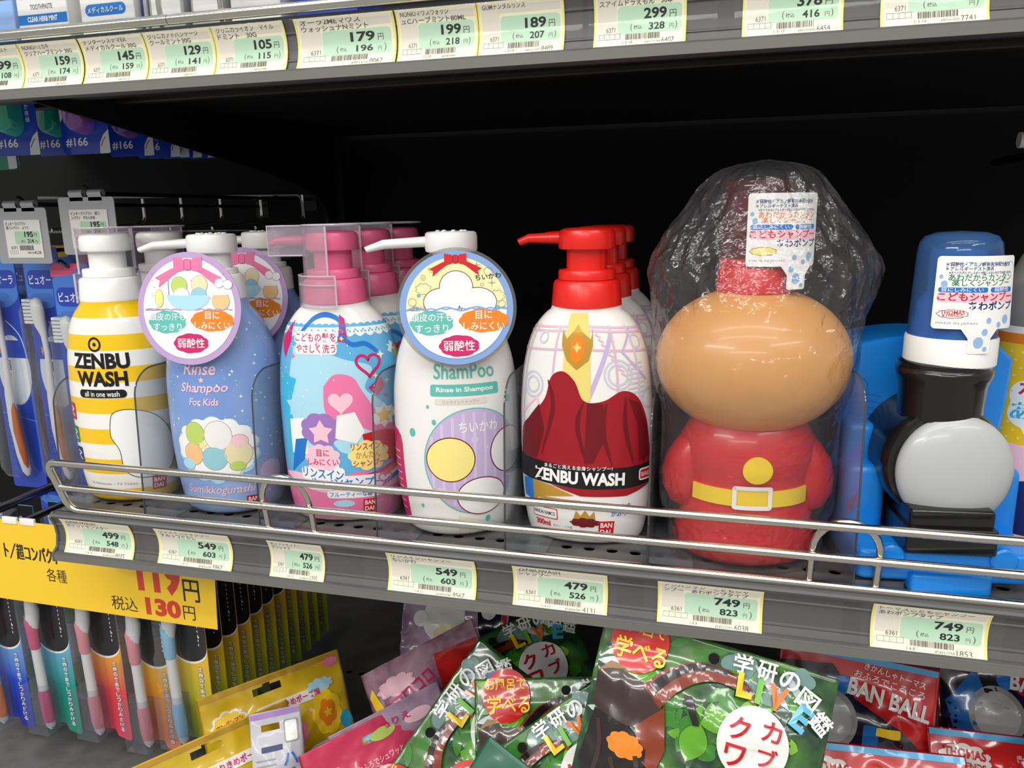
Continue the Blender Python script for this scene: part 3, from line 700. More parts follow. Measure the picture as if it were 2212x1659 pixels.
def bottle_blue(loc, rz, label):
    t = thing('pump_bottle', label, 'bottle', loc, rz, 'blue pump bottles'); s = Surf(PROF_B); F = s.fm; rr = random.Random(3)
    mb = MB(); s.mesh(mb, 'sumi_blue'); D = lambda p, m, o=.25: decal(mb, p, m, F, o, 3)
    for i in range(150):
        D(ell(rr.uniform(-60, 60), rr.uniform(4, 140), (r_ := rr.choice((.25, .35, .35, .5, .8))), r_, 8), 'white_print' if rr.random() < .7 else 'pale_yellow', .2)
    for (u, v) in ((22, 106), (38, 110), (26, 88), (-22, 60), (40, 70), (36, 84), (45, 50), (48, 98)): D(star(u, v, 1.6, 4, .35), 'white_print', .3)
    txt(mb, 'Rinse', -14, 104, 9, 'pale_pink', F, .3, 25, bold=.015, ital=.25); D(star(0, 100.5, 2.4), 'pale_pink', .3)
    txt(mb, 'Shampoo', -17, 90, 8.5, 'pale_pink', F, .3, 35, bold=.015, ital=.25); txt(mb, 'For Kids', -11, 82.5, 5.2, 'pale_pink', F, .3, 22, bold=.02, ital=.25)
    D(scallop(5, 50, 32, 25, 14, .10, 120), 'pale_cyan', .22); D(scallop(5, 51.5, 31, 23, 14, .10, 120), 'white_print', .3)
    for (u, v, a, b, c) in ((-9, 62, 7.5, 8.5, 'pale_green'), (8, 61, 9.5, 10.5, 'bottle_white'), (22, 56, 6, 5, 'pale_pink'), (-12, 47, 7.5, 8, 'peach'), (4, 44, 9, 8.5, 'aqua'), (21, 47, 9.5, 9.5, 'beige'), (20, 38, 5.5, 3.6, 'pale_green'), (-18, 39, 6, 4, 'pale_cyan')):
        D(ell(u, v, a+.35, b+.35, 28), 'grey_print', .36); D(ell(u, v, a, b, 28), c, .42)
    D(star(-3, 54, 4), 'pale_yellow', .5); D(star(32, 50, 2.4), 'lilac', .5)
    txt(mb, 'Sumikkogurashi', -23, 15.5, 8, 'pale_pink', F, .3, 55, bold=.008, ital=.3)
    D(ell(44, 30, 9, 9), 'lilac_light', .25); maker_mark(mb, 30, 9, 10.5, F)
    ob('body', mb, t, 45); pump(t, M['cap_white'], 'B')
    mb, G, mx = oval_tag(t, 37, 38, 150, -33.5, -8, 'lilac_ring', 'white_print', 'white_print', False)
    bow(mb, G, 0, 29, .92, 'pink_print', 'magenta')
    tub = [p for p in ell(0, 8, 15, 9, 60) if p[1] < 9.5]; decal(mb, tub, 'pale_cyan', G, .5)
    for (u, v, a, b, c) in ((-6.5, 15.5, 5.6, 5.8, 'pale_green'), (8, 16, 5.6, 6, 'beige'), (-5, 9, 5.6, 5, 'bottle_white'), (7.5, 9, 5.4, 5.4, 'aqua'), (23, 5, 6, 6, 'peach'), (-21, 7, 2.8, 6, 'pale_yellow'), (22, 17, 3, 3, 'white_print'), (28, 16, 3.2, 3, 'white_print')):
        decal(mb, ell(u, v, a+.3, b+.3, 24), 'grey_print', G, .4); decal(mb, ell(u, v, a, b, 24), c, G, .46)
    decals(mb, stroke(curve2([(-14, 9), (-14, 22), (-11, 24), (-9, 23)], 5), .6), 'grey_print', G, .5)
    decal(mb, rrect(17.5, 9, 28.5, 11.5, 1), 'white_print', G, .55); txt(mb, '©2023 San-X', -31, -1.4, 1.9, 'grey_print', G, .6, 13)
    rr = random.Random(5)
    for i in range(26): decal(mb, ell(rr.uniform(-26, 26), rr.uniform(4, 26), .4, .4, 8), 'grey_print', G, .3)
    mb.xf(Matrix.Translation((-3, 0, 0)) @ mx); mb2 = mb; ob('hang_tag', mb2, t, label='round lilac rimmed card tag hung on the neck'); return t
# --- pink capped bottle
def bottle_pink(loc, rz, label):
    t = thing('pump_bottle', label, 'bottle', loc, rz, 'pink capped pump bottles'); s = Surf(PROF_A); F = s.fm; rr = random.Random(9)
    mb = MB(); s.mesh(mb, 'bottle_white'); D = lambda p, m, o=.25: decal(mb, p, m, F, o, 3)
    n = 60; top = [(60-120*i/n, 139+1.2*abs(math.sin(i*1.05))) for i in range(n+1)]
    D([(-60, 34), (60, 34)]+top, 'sky', .2)
    lace = [(60-120*i/n, 133.5-2.4*abs(math.sin(i*.78))) for i in range(n+1)]
    D([(-60, 137.5), (60, 137.5)]+lace, 'white_print', .24)
    for i in range(20):
        u = -57+6*i
        for k in range(3): D(ell(u+(k-1)*1.5, 134.5+(k == 1)*1.2, .7, .7, 8), 'cyan_print', .3)
    D([(-60, 3)]+[(-60+120*i/20, 3) for i in range(1, 21)]+[(60-120*i/24, 36+2*math.sin(i*.9)) for i in range(25)], 'pink_print', .22)
    D(curve2([(-46, 34), (-30, 36), (0, 31), (30, 36), (60, 44), (60, 30), (20, 22), (-20, 24), (-46, 34)], 5)[:-1], 'pale_pink', .26)
    D(curve2([(-30, 125), (-34, 90), (-30, 60), (-14, 50), (-6, 64), (4, 52), (24, 50), (40, 60), (34, 84), (22, 96), (28, 110), (10, 116), (-8, 122), (-30, 125)], 6)[:-1], 'pale_cyan', .26)
    # ribbon arcs
    for q in stroke(curve2([(-24, 134), (-16, 143), (-4, 146), (8, 143), (12, 136)], 6), [3.4]*25): D(q, 'blue_print', .3)
    for q in stroke(curve2([(8, 133), (16, 126), (26, 126), (34, 120)], 6), 3.2): D(q, 'blue_print', .3)
    D([(6, 128), (10, 146), (14, 143), (13, 127)], 'magenta', .34); D([(-46, 128), (-36, 142), (-33, 128), (-38, 116)], 'magenta', .3)
    for q in stroke(heart(26, 112, 8.4), 2.0, True): D(q, 'magenta', .4)
    D([(24, 96), (34, 103), (36, 96), (30, 90)], 'magenta', .34)
    # plain shapes in place of the printed figures
    for q in stroke(curve2([(-33, 104), (-37, 84), (-33, 66), (-37, 48)], 6), [13, 13, 12, 12, 11, 11, 10, 9, 9, 8, 8, 8, 8, 8, 8, 8, 8, 8, 8]): D(q, 'cyan_print', .3)
    D(star(-28, 84, 9, 5, .55), 'pale_cyan', .34); D([(-34, 74), (-22, 76), (-20, 50), (-34, 50)], 'white_print', .33); D([(-30, 60), (-20, 62), (-24, 46), (-36, 36)], 'blue_print', .36)
    D(curve2([(-6, 98), (2, 106), (14, 104), (20, 94), (30, 78), (38, 72), (44, 60), (36, 58), (24, 66), (10, 72), (0, 70), (-6, 82), (-6, 98)], 6)[:-1], 'pink_print', .32)
    D(heart(5, 87, 8.4), 'pale_pink', .36); D([(2, 78), (14, 80), (20, 66), (14, 58), (0, 62)], 'white_print', .38)
    D(curve2([(18, 64), (34, 66), (46, 60), (52, 46), (34, 44), (22, 52), (18, 64)], 5)[:-1], 'red_print', .34)
    D(scallop(-10, 68, 15, 12, 8, .1), 'purple_print', .36); D(star(-10, 66, 9, 5, .55), 'pale_pink', .42); D(curve2([(-18, 52), (-2, 52), (0, 36), (-20, 38), (-18, 52)], 4)[:-1], 'white_print', .38)
    D(star(34, 76, 9, 8, .7), 'white_print', .42); D(star(34, 76, 6.4, 5, .5), 'yellow_print', .48)
    for (u, v, c, r_) in ((-10, 126, 'pink_print', 2.6), (3, 122, 'white_print', 2.4), (9, 130, 'pale_yellow', 2), (36, 118, 'white_print', 3), (38, 100, 'pale_yellow', 2.4), (46, 122, 'white_print', 4.4), (-30, 118, 'pink_print', 2.6), (36, 90, 'magenta', 2.2), (30, 104, 'pale_yellow', 2)): D(star(u, v, r_, 4 if r_ < 4 else 6, .4), c, .4)
    for i in range(30): D(ell(rr.uniform(-45, 55), rr.uniform(86, 130), .5, .5, 8), 'white_print', .3)
    D(rrect(-30, 127, 6, 135, 3), 'white_print', .42); txt(mb, 'こどもの髪を', -29, 128, 6, 'magenta', F, .5, 34, bold=.012)
    D(rrect(-28, 119.5, 5, 127.5, 3), 'white_print', .42); txt(mb, 'やさしく洗う', -27, 120.5, 6, 'magenta', F, .5, 31, bold=.012)
    D(scallop(-10, 48, 13, 10, 9, .14), 'pale_pink', .46); D(scallop(22, 49, 14.5, 11, 9, .14), 'pale_yellow', .46)
    for s_, u, v, w_, c in (('目に', -14, 49, 9, 'magenta'), ('しみにくい', -21, 42.5, 22, 'magenta'), ('リンスインで', 10, 53, 24, 'red_print'), ('かんたん', 13, 47, 17, 'orange_print'), ('シャンプー', 11, 41, 22, 'red_print')): txt(mb, s_, u, v, 5, c, F, .56, w_, bold=.015)
    for i, c in enumerate(('magenta', 'orange_print', 'white_print', 'blue_print')):
        for q in stroke(curve2([(18, 30-3*i+3), (34, 35-3.2*i+3), (56, 48-3.6*i+3)], 6), 3.4): D(q, c, .36)
    for s_, u, v, w_ in (('リンスイン', -26, 34, 30), ('ポンプ', -22, 26.5, 18), ('シャンプー', -3, 28, 34)):
        D(rrect(u-1, v-1.5-w_*.03, u+w_+1, v+7, 3), 'white_print', .46); txt(mb, s_, u, v, 7, 'blue_print', F, .56, w_, bold=.02, rot=-4)
    for q in stroke(heart(33, 31, 4.6), 1.2, True): D(q, 'pink_print', .5)
    D(rrect(-9, 18.5, 30, 24, 2.5), 'white_print', .3); txt(mb, 'フルーティーな香り', -7, 19.4, 3.8, 'blue_print', F, .4, 34, bold=.012)
    D(ell(3, 14.5, 8, 2.6), 'pale_cyan', .3); maker_mark(mb, 22, 12, 10, F)
    D(rrect(50, 96, 64, 122, 1), 'yellow_print', .3); D(rrect(52, 60, 66, 98, 1), 'pale_yellow', .28); D(rrect(52, 99, 62, 110, 1), 'pale_pink', .38)
    for i in range(8): D(rect(53, 64+4*i, 63, 65+4*i), 'green_print', .34)
    txt(mb, '2', 54, 74, 9, 'pink_print', F, .4)
    ob('body', mb, t, 45); pump(t, M['pink_cap'], 'A'); clip_cover(t); return t
# --- white bottle with the round blue tag
def bottle_white(loc, rz, label):
    t = thing('pump_bottle', label, 'bottle', loc, rz); s = Surf(PROF_B); F = s.fm
    mb = MB(); s.mesh(mb, 'bottle_white'); D = lambda p, m, o=.25: decal(mb, p, m, F, o, 3)
    txt(mb, 'ShamPoo', -14, 108, 10, 'teal_print', F, .3, 42, bold=.012)
    D(rrect(-16, 97, 30, 104.5, 1.5), 'teal_print'); txt(mb, 'Rinse in Shampoo', -12, 98.8, 4, 'white_print', F, .34, 38, bold=.025)
    D(rrect(-13, 91.5, 21, 95.5, 1.6), 'card_grey', .22); txt(mb, 'リンスインシャンプー', -8, 92.3, 2.2, 'grey_print', F, .3, 24)
    D(ell(12, 53, 33.8, 36, 60), 'teal_print', .22); D(ell(12, 53, 33, 35.2, 60), 'lilac', .28)
    for i in range(9): 
        u = -16+7*i; hh = 33*math.sqrt(max(0, 1-((u-12)/33)**2)); D(rect(u-1, 53-hh, u+1, 53+hh), 'lilac_light', .32)
    for (u, v, a, b, c) in ((-4, 55, 15.5, 14.5, 'pale_yellow'), (37, 58, 14, 15, 'white_print'), (17, 29, 17, 12.5, 'white_print')):
        D(ell(u, v, a+.7, b+.7, 40), 'dark_red', .38); D(ell(u, v, a, b, 40), c, .46)
    for (u, v, r_) in ((12, 68, 2.4), (20, 62, 1.4), (-12, 34, 2.2), (6, 46, 1.2)): D(ell(u, v, r_, r_, 16), 'lilac_light', .36)
    txt(mb, 'ちいかわ', 2, 73, 7, 'white_print', F, .4, 26, bold=.01)
    for (u, v, r_) in ((-30, 72, 2.8), (-14, 80, 1.8), (-18, 90, 1.2), (38, 92, 2.6), (40, 20, 2.2), (-26, 22, 1.4), (22, 12, 2.4), (-10, 12, 1.6)): D(ell(u, v, r_*.8, r_, 16), 'teal_print', .3)
    D([(-66, 5), (-40, 5)]+[(-40+3*(1-math.cos(R(15*i))), 5+0) for i in ()]+[(-40, 62), (-42, 68), (-46, 71), (-66, 74)], 'magenta', .24)
    for i in range(9): D(rect(-58, 16+5*i, -44, 16.8+5*i), 'pale_pink', .32)
    D([(0, 3), (0, 16), (26, 10), (40, 3)], 'card_grey', .2)
    ob('body', mb, t, 45); pump(t, M['cap_white'], 'B')
    mb, G, mx = oval_tag(t, 37, 37, 153, -34, -8, 'peri_ring', 'cream_print', 'white_print', True)
    bow(mb, G, 0, 29.5, .62, 'red_print', 'dark_red')
    for (u, v, a, b) in ((0, 13, 10, 9.5), (-9, 3.6, 11, 8.5), (13, 3.6, 11.5, 8.5)):
        decal(mb, ell(u, v, a+.45, b+.45, 30), 'dark_red', G, .34); decal(mb, ell(u, v, a, b, 30), 'white_print', G, .4)
    lo = [p for p in ell(0, 0, 30.9, 31.1, 120) if p[1] < -1.2]; decal(mb, lo, 'white_print', G, .43)
    decals(mb, stroke([(-30+1.5*i, -.6+1.2*math.sin(i*.5)) for i in range(41)], .8), 'peri_ring', G, .5)
    for (u, v) in ((-20, 12), (25, 7)): decals(mb, stroke(scallop(u, v, 5, 3.6, 8, .2, 40), .3, True), 'grey_print', G, .36)
    for (u, v, r_) in ((-20, 19, 1.4), (-27, 4, 2.4), (20, 22, 2.6), (28, 2, 2.2), (16, 14, 1), (-24, -1, 1)): decals(mb, stroke(ell(u, v, r_, r_, 16), .3, True), 'grey_print', G, .36)
    for (u, v) in ((-13, 22), (13, 26), (22, 15), (-27, -1)): decal(mb, star(u, v, 3, 4, .15), 'grey_print', G, .36)
    for (u, v, c) in ((-20, 18, 'pale_green'), (-23, 8, 'teal_print'), (25, 0, 'teal_print'), (-16, 24, 'pale_green')): decal(mb, ell(u, v, 1.2, 1.2, 12), c, G, .38)
    txt(mb, 'ちいかわ', 12, 16.5, 3.4, 'ink', G, .5, 16, bold=.01, rot=6); txt(mb, '©n / n', -27, .2, 1.7, 'grey_print', G, .6, 8)
    mb.xf(Matrix.Translation((3, 0, 0)) @ mx); ob('hang_tag', mb, t, label='round blue rimmed card tag with a clear edge hung on the neck'); return t
# --- red capped bottle
def bottle_red(loc, rz, label):
    t = thing('pump_bottle', label, 'bottle', loc, rz, 'red capped pump bottles'); s = Surf(PROF_A); F = s.fm; rr = random.Random(4)
    mb = MB(); s.mesh(mb, 'bottle_white'); D = lambda p, m, o=.25: decal(mb, p, m, F, o, 3)
    L = lambda pts, w_, m, o=.22: [D(q, m, o) for q in stroke(pts, w_ if isinstance(w_, list) else w_*1.6)]
    for v in (142, 139.5, 128): L([(-55+11*i, v-.5*abs(i-5)) for i in range(11)], .9, 'rose_line')
    for u in (-46, -40, -18, 22, 36, 50): L([(u, 142), (u*1.05, 120), (u*1.08, 60)], .9, 'rose_line' if u % 4 else 'grey_line')
    for (u, v, r_) in ((24, 112, 9), (24, 112, 6.4), (-34, 104, 8), (-34, 104, 5), (46, 96, 6), (40, 132, 4), (-30, 134, 3.4), (-8, 133, 3)):
        L(ell(u, v, r_, r_, 28)+[ell(u, v, r_, r_, 28)[0]], .8, 'grey_line')
    for i in range(10): L([(8+2*i, 140-3*i), (12+2*i, 138-3*i)], .7, 'rose_line')
    for i in range(8): L([(30, 118-3*i), (42, 119-3*i)], .8, 'grey_line')
    L([(4, 96), (22, 138)], 1.8, 'lilac'); L([(-44, 84), (-30, 96), (-24, 74)], 1.6, 'pale_pink'); L([(-44, 70), (-26, 66)], 1.6, 'pale_pink'); L([(38, 140), (28, 126), (44, 108)], 1.2, 'lilac')
    D(rect(-12, 96, 6, 149.5), 'gold_pale', .26)
    D([(-15, 140), (-11, 134), (-6, 139), (-3, 143), (0, 139), (7, 134), (9, 141), (8, 130), (5, 121), (-3, 115), (-10, 121), (-14, 130)], 'gold', .32)
    D([(-8, 132), (-3, 137), (3, 132), (1, 122), (-3, 119), (-7, 122)], 'orange_print', .4); D(star(-3, 129, 3.4, 4, .5), 'gold_pale', .46)
    # plain crimson drape where the printed figure stands
    D(curve2([(-46, 54), (-44, 74), (-34, 84), (-24, 96), (-20, 110), (-12, 114), (-4, 108), (2, 96), (14, 96), (26, 102), (36, 98), (43, 84), (48, 60), (48, 50), (0, 50), (-46, 54)], 5)[:-1], 'crimson', .3)
    D([(-46, 56), (-40, 78), (-28, 92), (-24, 76), (-30, 56)], 'dark_red', .34); D([(4, 95), (14, 94), (16, 74), (8, 56), (2, 56)], 'dark_red', .34); D([(30, 97), (37, 94), (44, 78), (47, 58), (38, 56), (36, 80)], 'dark_red', .34)
    for a in ([(-22, 108), (-18, 90), (-26, 60)], [(2, 96), (-2, 80), (4, 54)], [(16, 95), (14, 76), (20, 54)], [(28, 98), (28, 78), (34, 54)], [(38, 92), (40, 74), (42, 54)], [(-36, 82), (-30, 68), (-36, 54)]):
        c = curve2(a, 6); L(c, [.6+2.4*math.sin(math.pi*i/(len(c)-1)) for i in range(len(c))], 'dark_red', .38)
    D([(-58, 42), (-30, 41), (0, 39), (30, 39), (58, 41), (58, 55), (30, 53), (0, 53), (-30, 55), (-58, 57)], 'black_print', .46)
    txt(mb, 'ZENBU WASH', -32, 42.2, 8.6, 'white_print', F, .56, 60, bold=.042, rot=-1); txt(mb, 'まるごと洗える全身シャンプー!', -24, 51.3, 2.8, 'white_print', F, .56, 44, bold=.012)
    D([(-20, 40), (0, 34), (30, 34), (50, 40), (30, 39), (0, 39)], 'crimson', .36); D([(-44, 40), (-34, 42), (-34, 26), (-44, 28)], 'blue_print', .28); D([(-34, 41), (-20, 39.4), (-4, 34), (-34, 30)], 'gold', .27)
    D(rrect(-34, 24.5, 2, 31, 3), 'gold', .3); txt(mb, 'ALL IN ONE WASH', -31, 25.8, 3.8, 'white_print', F, .4, 31, bold=.03)
    D(rrect(-36, 16, -16, 23.4, 1), 'red_print', .28); D(rrect(-35.4, 16.6, -16.6, 22.8, .8), 'white_print', .34); txt(mb, 'BANDAI NAMCO', -34.6, 18.4, 2.6, 'ink', F, .42, 17, bold=.02)
    txt(mb, '300ml', -34, 10.6, 4, 'red_print', F, .3, 12, bold=.03); txt(mb, 'ボディ・ヘア用', -20, 10.8, 2, 'ink_soft', F, .3, 14)
    txt(mb, 'フレッシュグリーンの', 3, 25.5, 3.6, 'navy', F, .3, 30, bold=.012, ital=.2); txt(mb, 'かおり', 20, 20.4, 3.6, 'blue_print', F, .3, 11, bold=.012, ital=.2)
    D([(-5, 18), (-3, 24), (0, 20.5), (3, 24.5), (6, 20.5), (9, 24), (10, 18)], 'gold', .3); D(scallop(3, 16, 10.5, 3.4, 9, .2), 'dark_red', .34)
    maker_mark(mb, 17.5, 12, 10.5, F); D(rrect(38, 43, 52, 51, 2), 'white_print', .52); D(rrect(39, 44, 51, 50, 1), 'red_print', .56); txt(mb, 'BANDAI', 40, 45.4, 3, 'white_print', F, .6, 10)
    ob('body', mb, t, 45); pump(t, M['red_cap'], 'A'); return t

Z0 = -12.7
b = bottle_striped((34, 54, Z0), 10, 'yellow and white striped pump bottle at the front left of the shelf')
place(dup(b), (34, 112, Z0), 8, 'yellow and white striped pump bottle standing behind the front striped one')
b = bottle_blue((125, 53, Z0), 8, 'front blue pump bottle with a lilac rimmed oval tag')
place(dup(b), (122, 123, Z0), 4, 'blue pump bottle behind the front blue one, its tag half hidden')
b = bottle_pink((218, 54, Z0), 14, 'front bottle with a pink pump and bright blue and pink print')
place(dup(b), (217, 110, Z0), 10, 'second pink capped bottle in the row, behind the front one')
place(dup(b), (217.5, 165, Z0), 10, 'third pink capped bottle, rearmost of its row')
bottle_white((303, 54, Z0), 18, 'white pump bottle with a blue rimmed round tag and lilac disc')
b = bottle_red((391.7, 55, Z0), 2, 'front bottle with a red pump and crimson drape print')
place(dup(b), (391.5, 111, Z0), 2, 'second red capped bottle in the row, behind the front one')
place(dup(b), (391, 166, Z0), 2, 'third red capped bottle, rearmost of its row')
# ------------------------------------------------------------------ the two shaped foam bottles and the one at the right edge
mat('tan', (222, 160, 92), .32, coat=.2); mat('toy_red', (206, 30, 34), .32, coat=.2); mat('belt_yellow', (246, 212, 36), .35); mat('toy_blue', (24, 136, 230), .32, coat=.15); mat('toy_black', (16, 16, 16), .2, coat=.3)
mat('face_grey', (182, 184, 186), .3, coat=.2); mat('pale_blue_part', (150, 196, 232), .3); mat('drop_blue', (150, 186, 230), .3)
clear('blue_dome', tint=(120, 172, 226), body=.35, bodyc=(84, 132, 192), gl=.03, rough=.06)
clear('red_dome', tint=(170, 90, 84), body=.35, bodyc=(120, 44, 40), gl=.03, rough=.08)
clear('milky', tint=(225, 225, 225), body=.55, bodyc=(176, 176, 174), gl=.03, rough=.25)
clear('film', tint=(250, 250, 250), body=.035, bodyc=(225, 225, 230), gl=.05, rough=.13, bump=1.0, bscale=26, fres=1.0, crumple=40)
def foam_card(w_, h_, r_, badge, mb, fm, tabx):
    """printed collar card around the foam pump"""
    D = lambda p, m, o: decal(mb, p, m, fm, o, 3)
    D(rrect(0, 0, w_, h_, 2), 'white_print', .0)
    D(rrect(tabx-6, -13, tabx+6, 1, 1.5), 'white_print', .0); D([(tabx-10, .5), (tabx-6, -5), (tabx+6, -5), (tabx+10, .5)], 'white_print', .004)
    for i in range(5):
        for q in stroke(curve2([(w_*.1+w_*.18*i, h_-6), (w_*.14+w_*.18*i, h_-3.6), (w_*.22+w_*.18*i, h_-3.4), (w_*.28+w_*.18*i, h_-6)], 4), .3): D(q, 'drop_blue', .05)
    for i, (s_, c, v, hh, x, ww) in enumerate((('＊弱酸性・アミノ酸系洗浄成分配合', 'navy', .86, 2.2, .10, .80), ('＊アレルギーテスト済み', 'navy', .80, 2.2, .10, .55), ('※すべての方にアレルギーが起こらないわけではありません', 'navy', .755, 1.5, .14, .80),
            ('あわだからカンタン', 'green_print', .665, 3.6, .14, .80), ('楽しくシャンプー', 'green_print', .59, 3.6, .18, .72))):
        txt(mb, s_, w_*x, h_*v, hh, c if c != 'green_print' else badge[2], fm, .08, w_*ww, bold=.012)
    D(rrect(w_*.04, h_*.505, w_*.60, h_*.575, 1.3), 'blue_print', .05); D(rrect(w_*.63, h_*.505, w_*.96, h_*.575, 1.3), 'blue_print', .05)
    txt(mb, '目にしみにくい', w_*.08, h_*.515, 2.2, 'white_print', fm, .1, w_*.46, bold=.01); txt(mb, '弱酸性', w_*.68, h_*.515, 2.2, 'white_print', fm, .1, w_*.22, bold=.01)
    D(rrect(w_*.03, h_*.37, w_*.99, h_*.50, 2), 'pale_pink', .05); txt(mb, 'こどもシャンプー', w_*.04, h_*.385, 4.6, 'red_print', fm, .1, w_*.93, bold=.025)
    txt(mb, 'あわポンプ', w_*.38, h_*.265, 4.6, 'navy', fm, .1, w_*.60, bold=.022)
    D(scallop(w_*.22, h_*.21, w_*.18, h_*.065, 9, .1), badge[0], .05); D(scallop(w_*.22, h_*.21, w_*.165, h_*.054, 9, .1), badge[1], .08)
    if badge[3]:
        txt(mb, badge[3][0], w_*.09, h_*.205, 2, 'red_print', fm, .12, w_*.26, bold=.02); txt(mb, badge[3][1], w_*.11, h_*.17, 1.5, 'red_print', fm, .12, w_*.22, bold=.02)
    txt(mb, 'MADE IN JAPAN', w_*.05, h_*.06, 1.4, 'grey_print', fm, .08, w_*.45)
    for (x, v, r2_) in ((.64, .12, 1.4), (.78, .06, 1.3), (.88, .13, 2.1), (.60, -.04, 1.6), (.10, .62, 1.6), (.06, .72, 1.0)): D(ell(w_*x, h_*v, r2_, r2_*1.15, 14), 'drop_blue', .1)
    D(ell(tabx-.5, -7, 2.6, 3, 18), 'drop_blue', .1); D(ell(tabx+3.2, -10.5, 1.2, 1.3, 12), 'drop_blue', .1)
def cyl_fm(r_, z0, cx=0, a0=0, cy=0):
    return lambda u, v, o: (cx+(r_+o)*math.sin((u/r_)+a0), cy-(r_+o)*math.cos((u/r_)+a0), z0+v)

# --- red and tan foam bottle under clear film (the figure itself is left out: plain ball on a plain red body)
t = thing('foam_bottle', 'red and tan round topped foam soap bottle wrapped in crinkled clear film', 'bottle', (492.5, 53, Z0), 6)
mb = MB()
lathe(mb, [(30, 0), (38, .8), (42, 4), (43.5, 10), (42, 18), (39.5, 24), (40.5, 27), (39, 31), (37.6, 36), (37.2, 46), (38.6, 56), (41, 64), (40, 74), (34, 84), (28, 92), (24, 96)], 'toy_red', 64, ky=.8)
for sgn in (-1, 1):
    L = [(0, 0, 26), (2, 4, 28), (4, 9, 33), (5, 12, 42), (4.4, 13, 52), (2, 12.6, 62), (-3, 11, 72), (-10, 8, 80), (-16, 4, 85)]
    loft(mb, [[(sgn*(34+dx)+r_*1.0*math.cos(2*math.pi*k/24), -3+r_*1.15*math.sin(2*math.pi*k/24), z) for k in range(24)] for dx, r_, z in L], 'toy_red')
ob('body', mb, t, 60)
Fb = Surf([(0, 38, 30.4), (26, 40, 32), (36, 37.6, 30.1), (46, 37.2, 29.8), (60, 39.6, 31.8), (80, 37, 30)]).fm
mb = MB(); 
vs = []; N = 40
rows = ((38.2, 0), (38.2, 1.2), (48, 1.2), (48, 0))
for v, o_ in rows:
    for i in range(N+1): vs.append(Fb(-39+78*i/N, v, o_+.1))
mb.add(vs, [(j*(N+1)+i, j*(N+1)+i+1, (j+1)*(N+1)+i+1, (j+1)*(N+1)+i) for j in range(3) for i in range(N)], 'belt_yellow'); ob('belt', mb, t, 45)
mb = MB()
for q in stroke(rrect(-10.5, 38, 10.5, 50, .6), 2.6, True): decal(mb, [(a, b) for a, b in q], 'white_print', Fb, 2.0, 3)
decal(mb, rect(-9.4, 39.2, 9.4, 48.8), 'belt_yellow', Fb, 1.5, 3); ob('buckle', mb, t, label='white square belt buckle')
mb = MB(); decal(mb, ell(2, 61.5, 8.2, 8.2, 40), 'belt_yellow', Fb, 2.4, 3)
vs = [Fb(2+8.2*math.cos(2*math.pi*i/40), 61.5+8.2*math.sin(2*math.pi*i/40), o_) for o_ in (0, 2.4) for i in range(40)]
mb.add(vs, [(i, (i+1) % 40, 40+(i+1) % 40, 40+i) for i in range(40)], 'belt_yellow'); ob('badge', mb, t, label='plain round yellow badge')
mb = MB(); pr = []
for i in range(41):
    a = math.pi*(i/40); pr.append((max(.01, 56.5*math.sin(a)**.92), 121.5-43.5*math.cos(a)))
lathe(mb, pr, 'tan', 80, ky=.86, cy=-2); ob('ball_top', mb, t, 60)
mb = MB(); ribbed(mb, 22.5, 21.6, 162, 178, M['toy_red'], 0); lathe(mb, [(20.8, 178), (20.8, 183), (19, 184)], 'toy_red'); lathe(mb, [(13, 184), (13, 206), (16, 207), (16, 216), (13, 218)], 'toy_red'); ob('foam_pump', mb, t)
mb = MB(); lathe(mb, [(21.4, 182), (21.2, 200), (20.8, 214), (20.4, 222), (19.2, 225), (15, 226.4), (.01, 226.6)], 'red_dome', cap0=False); ob('dome_cap', mb, t, label='smoky red clear dome cap over the pump')
mb = MB(); foam_card(42, 40, 21, ('gold', 'pale_yellow', 'orange_print', None), mb, cyl_fm(34, 178, 4, -.39, 10.5), 29); ob('collar_card', mb, t)
# crinkled film bag around the whole bottle
mb = MB(); n = 150; K = 110; sec = [(0, 47, 36), (6, 48, 37.5), (18, 46.5, 37.5), (30, 52, 37), (50, 53, 37), (70, 52.5, 40), (88, 52.5, 45), (110, 58, 51), (125, 59.5, 52.5), (145, 58.5, 51), (160, 60, 50), (175, 62, 46), (190, 57, 40), (205, 48, 34), (220, 37, 29), (230, 27, 22), (234, 15, 12), (236, 2, 2)]
sf = Surf(sec); rings = []
for j in range(K+1):
    v = 236*j/K; a, b = sf.ab(v); rg = []
    for i in range(n):
        th = 2*math.pi*i/n; x, y = math.sin(th), -math.cos(th); f = .35+.65*min(1, max(0, (v-120)/60)) if v > 60 else .8
        q = Vector((x*2.2, y*2.2, v*.022)); w1 = noise.noise(q+Vector((5, 1, 2))); w2 = 1-2*abs(noise.noise(q*2.1+Vector((1, 7, 3)))); w3 = 1-2*abs(noise.noise(Vector((x*5, y*5, v*.06+x*2))))
        d = (2.0*w1+2.4*(w2-.55)+1.6*(w3-.5))*f*(.45 if v < 95 else 1)+max(0, x)*4.5*math.exp(-((v-172)/22)**2)
        if v < 8: d *= v/8
        sc = max(.02, 1+d/max(a, 12))
        rg.append((a*x*sc+1.5*max(0, v-150)/50, -2+b*y*sc, v+.4+w1*1.2*(v > 10)))
    rings.append(rg)
loft(mb, rings, 'film', False, True, smooth=False); ob('film_wrap', mb, t, 0, label='crinkled clear plastic film')

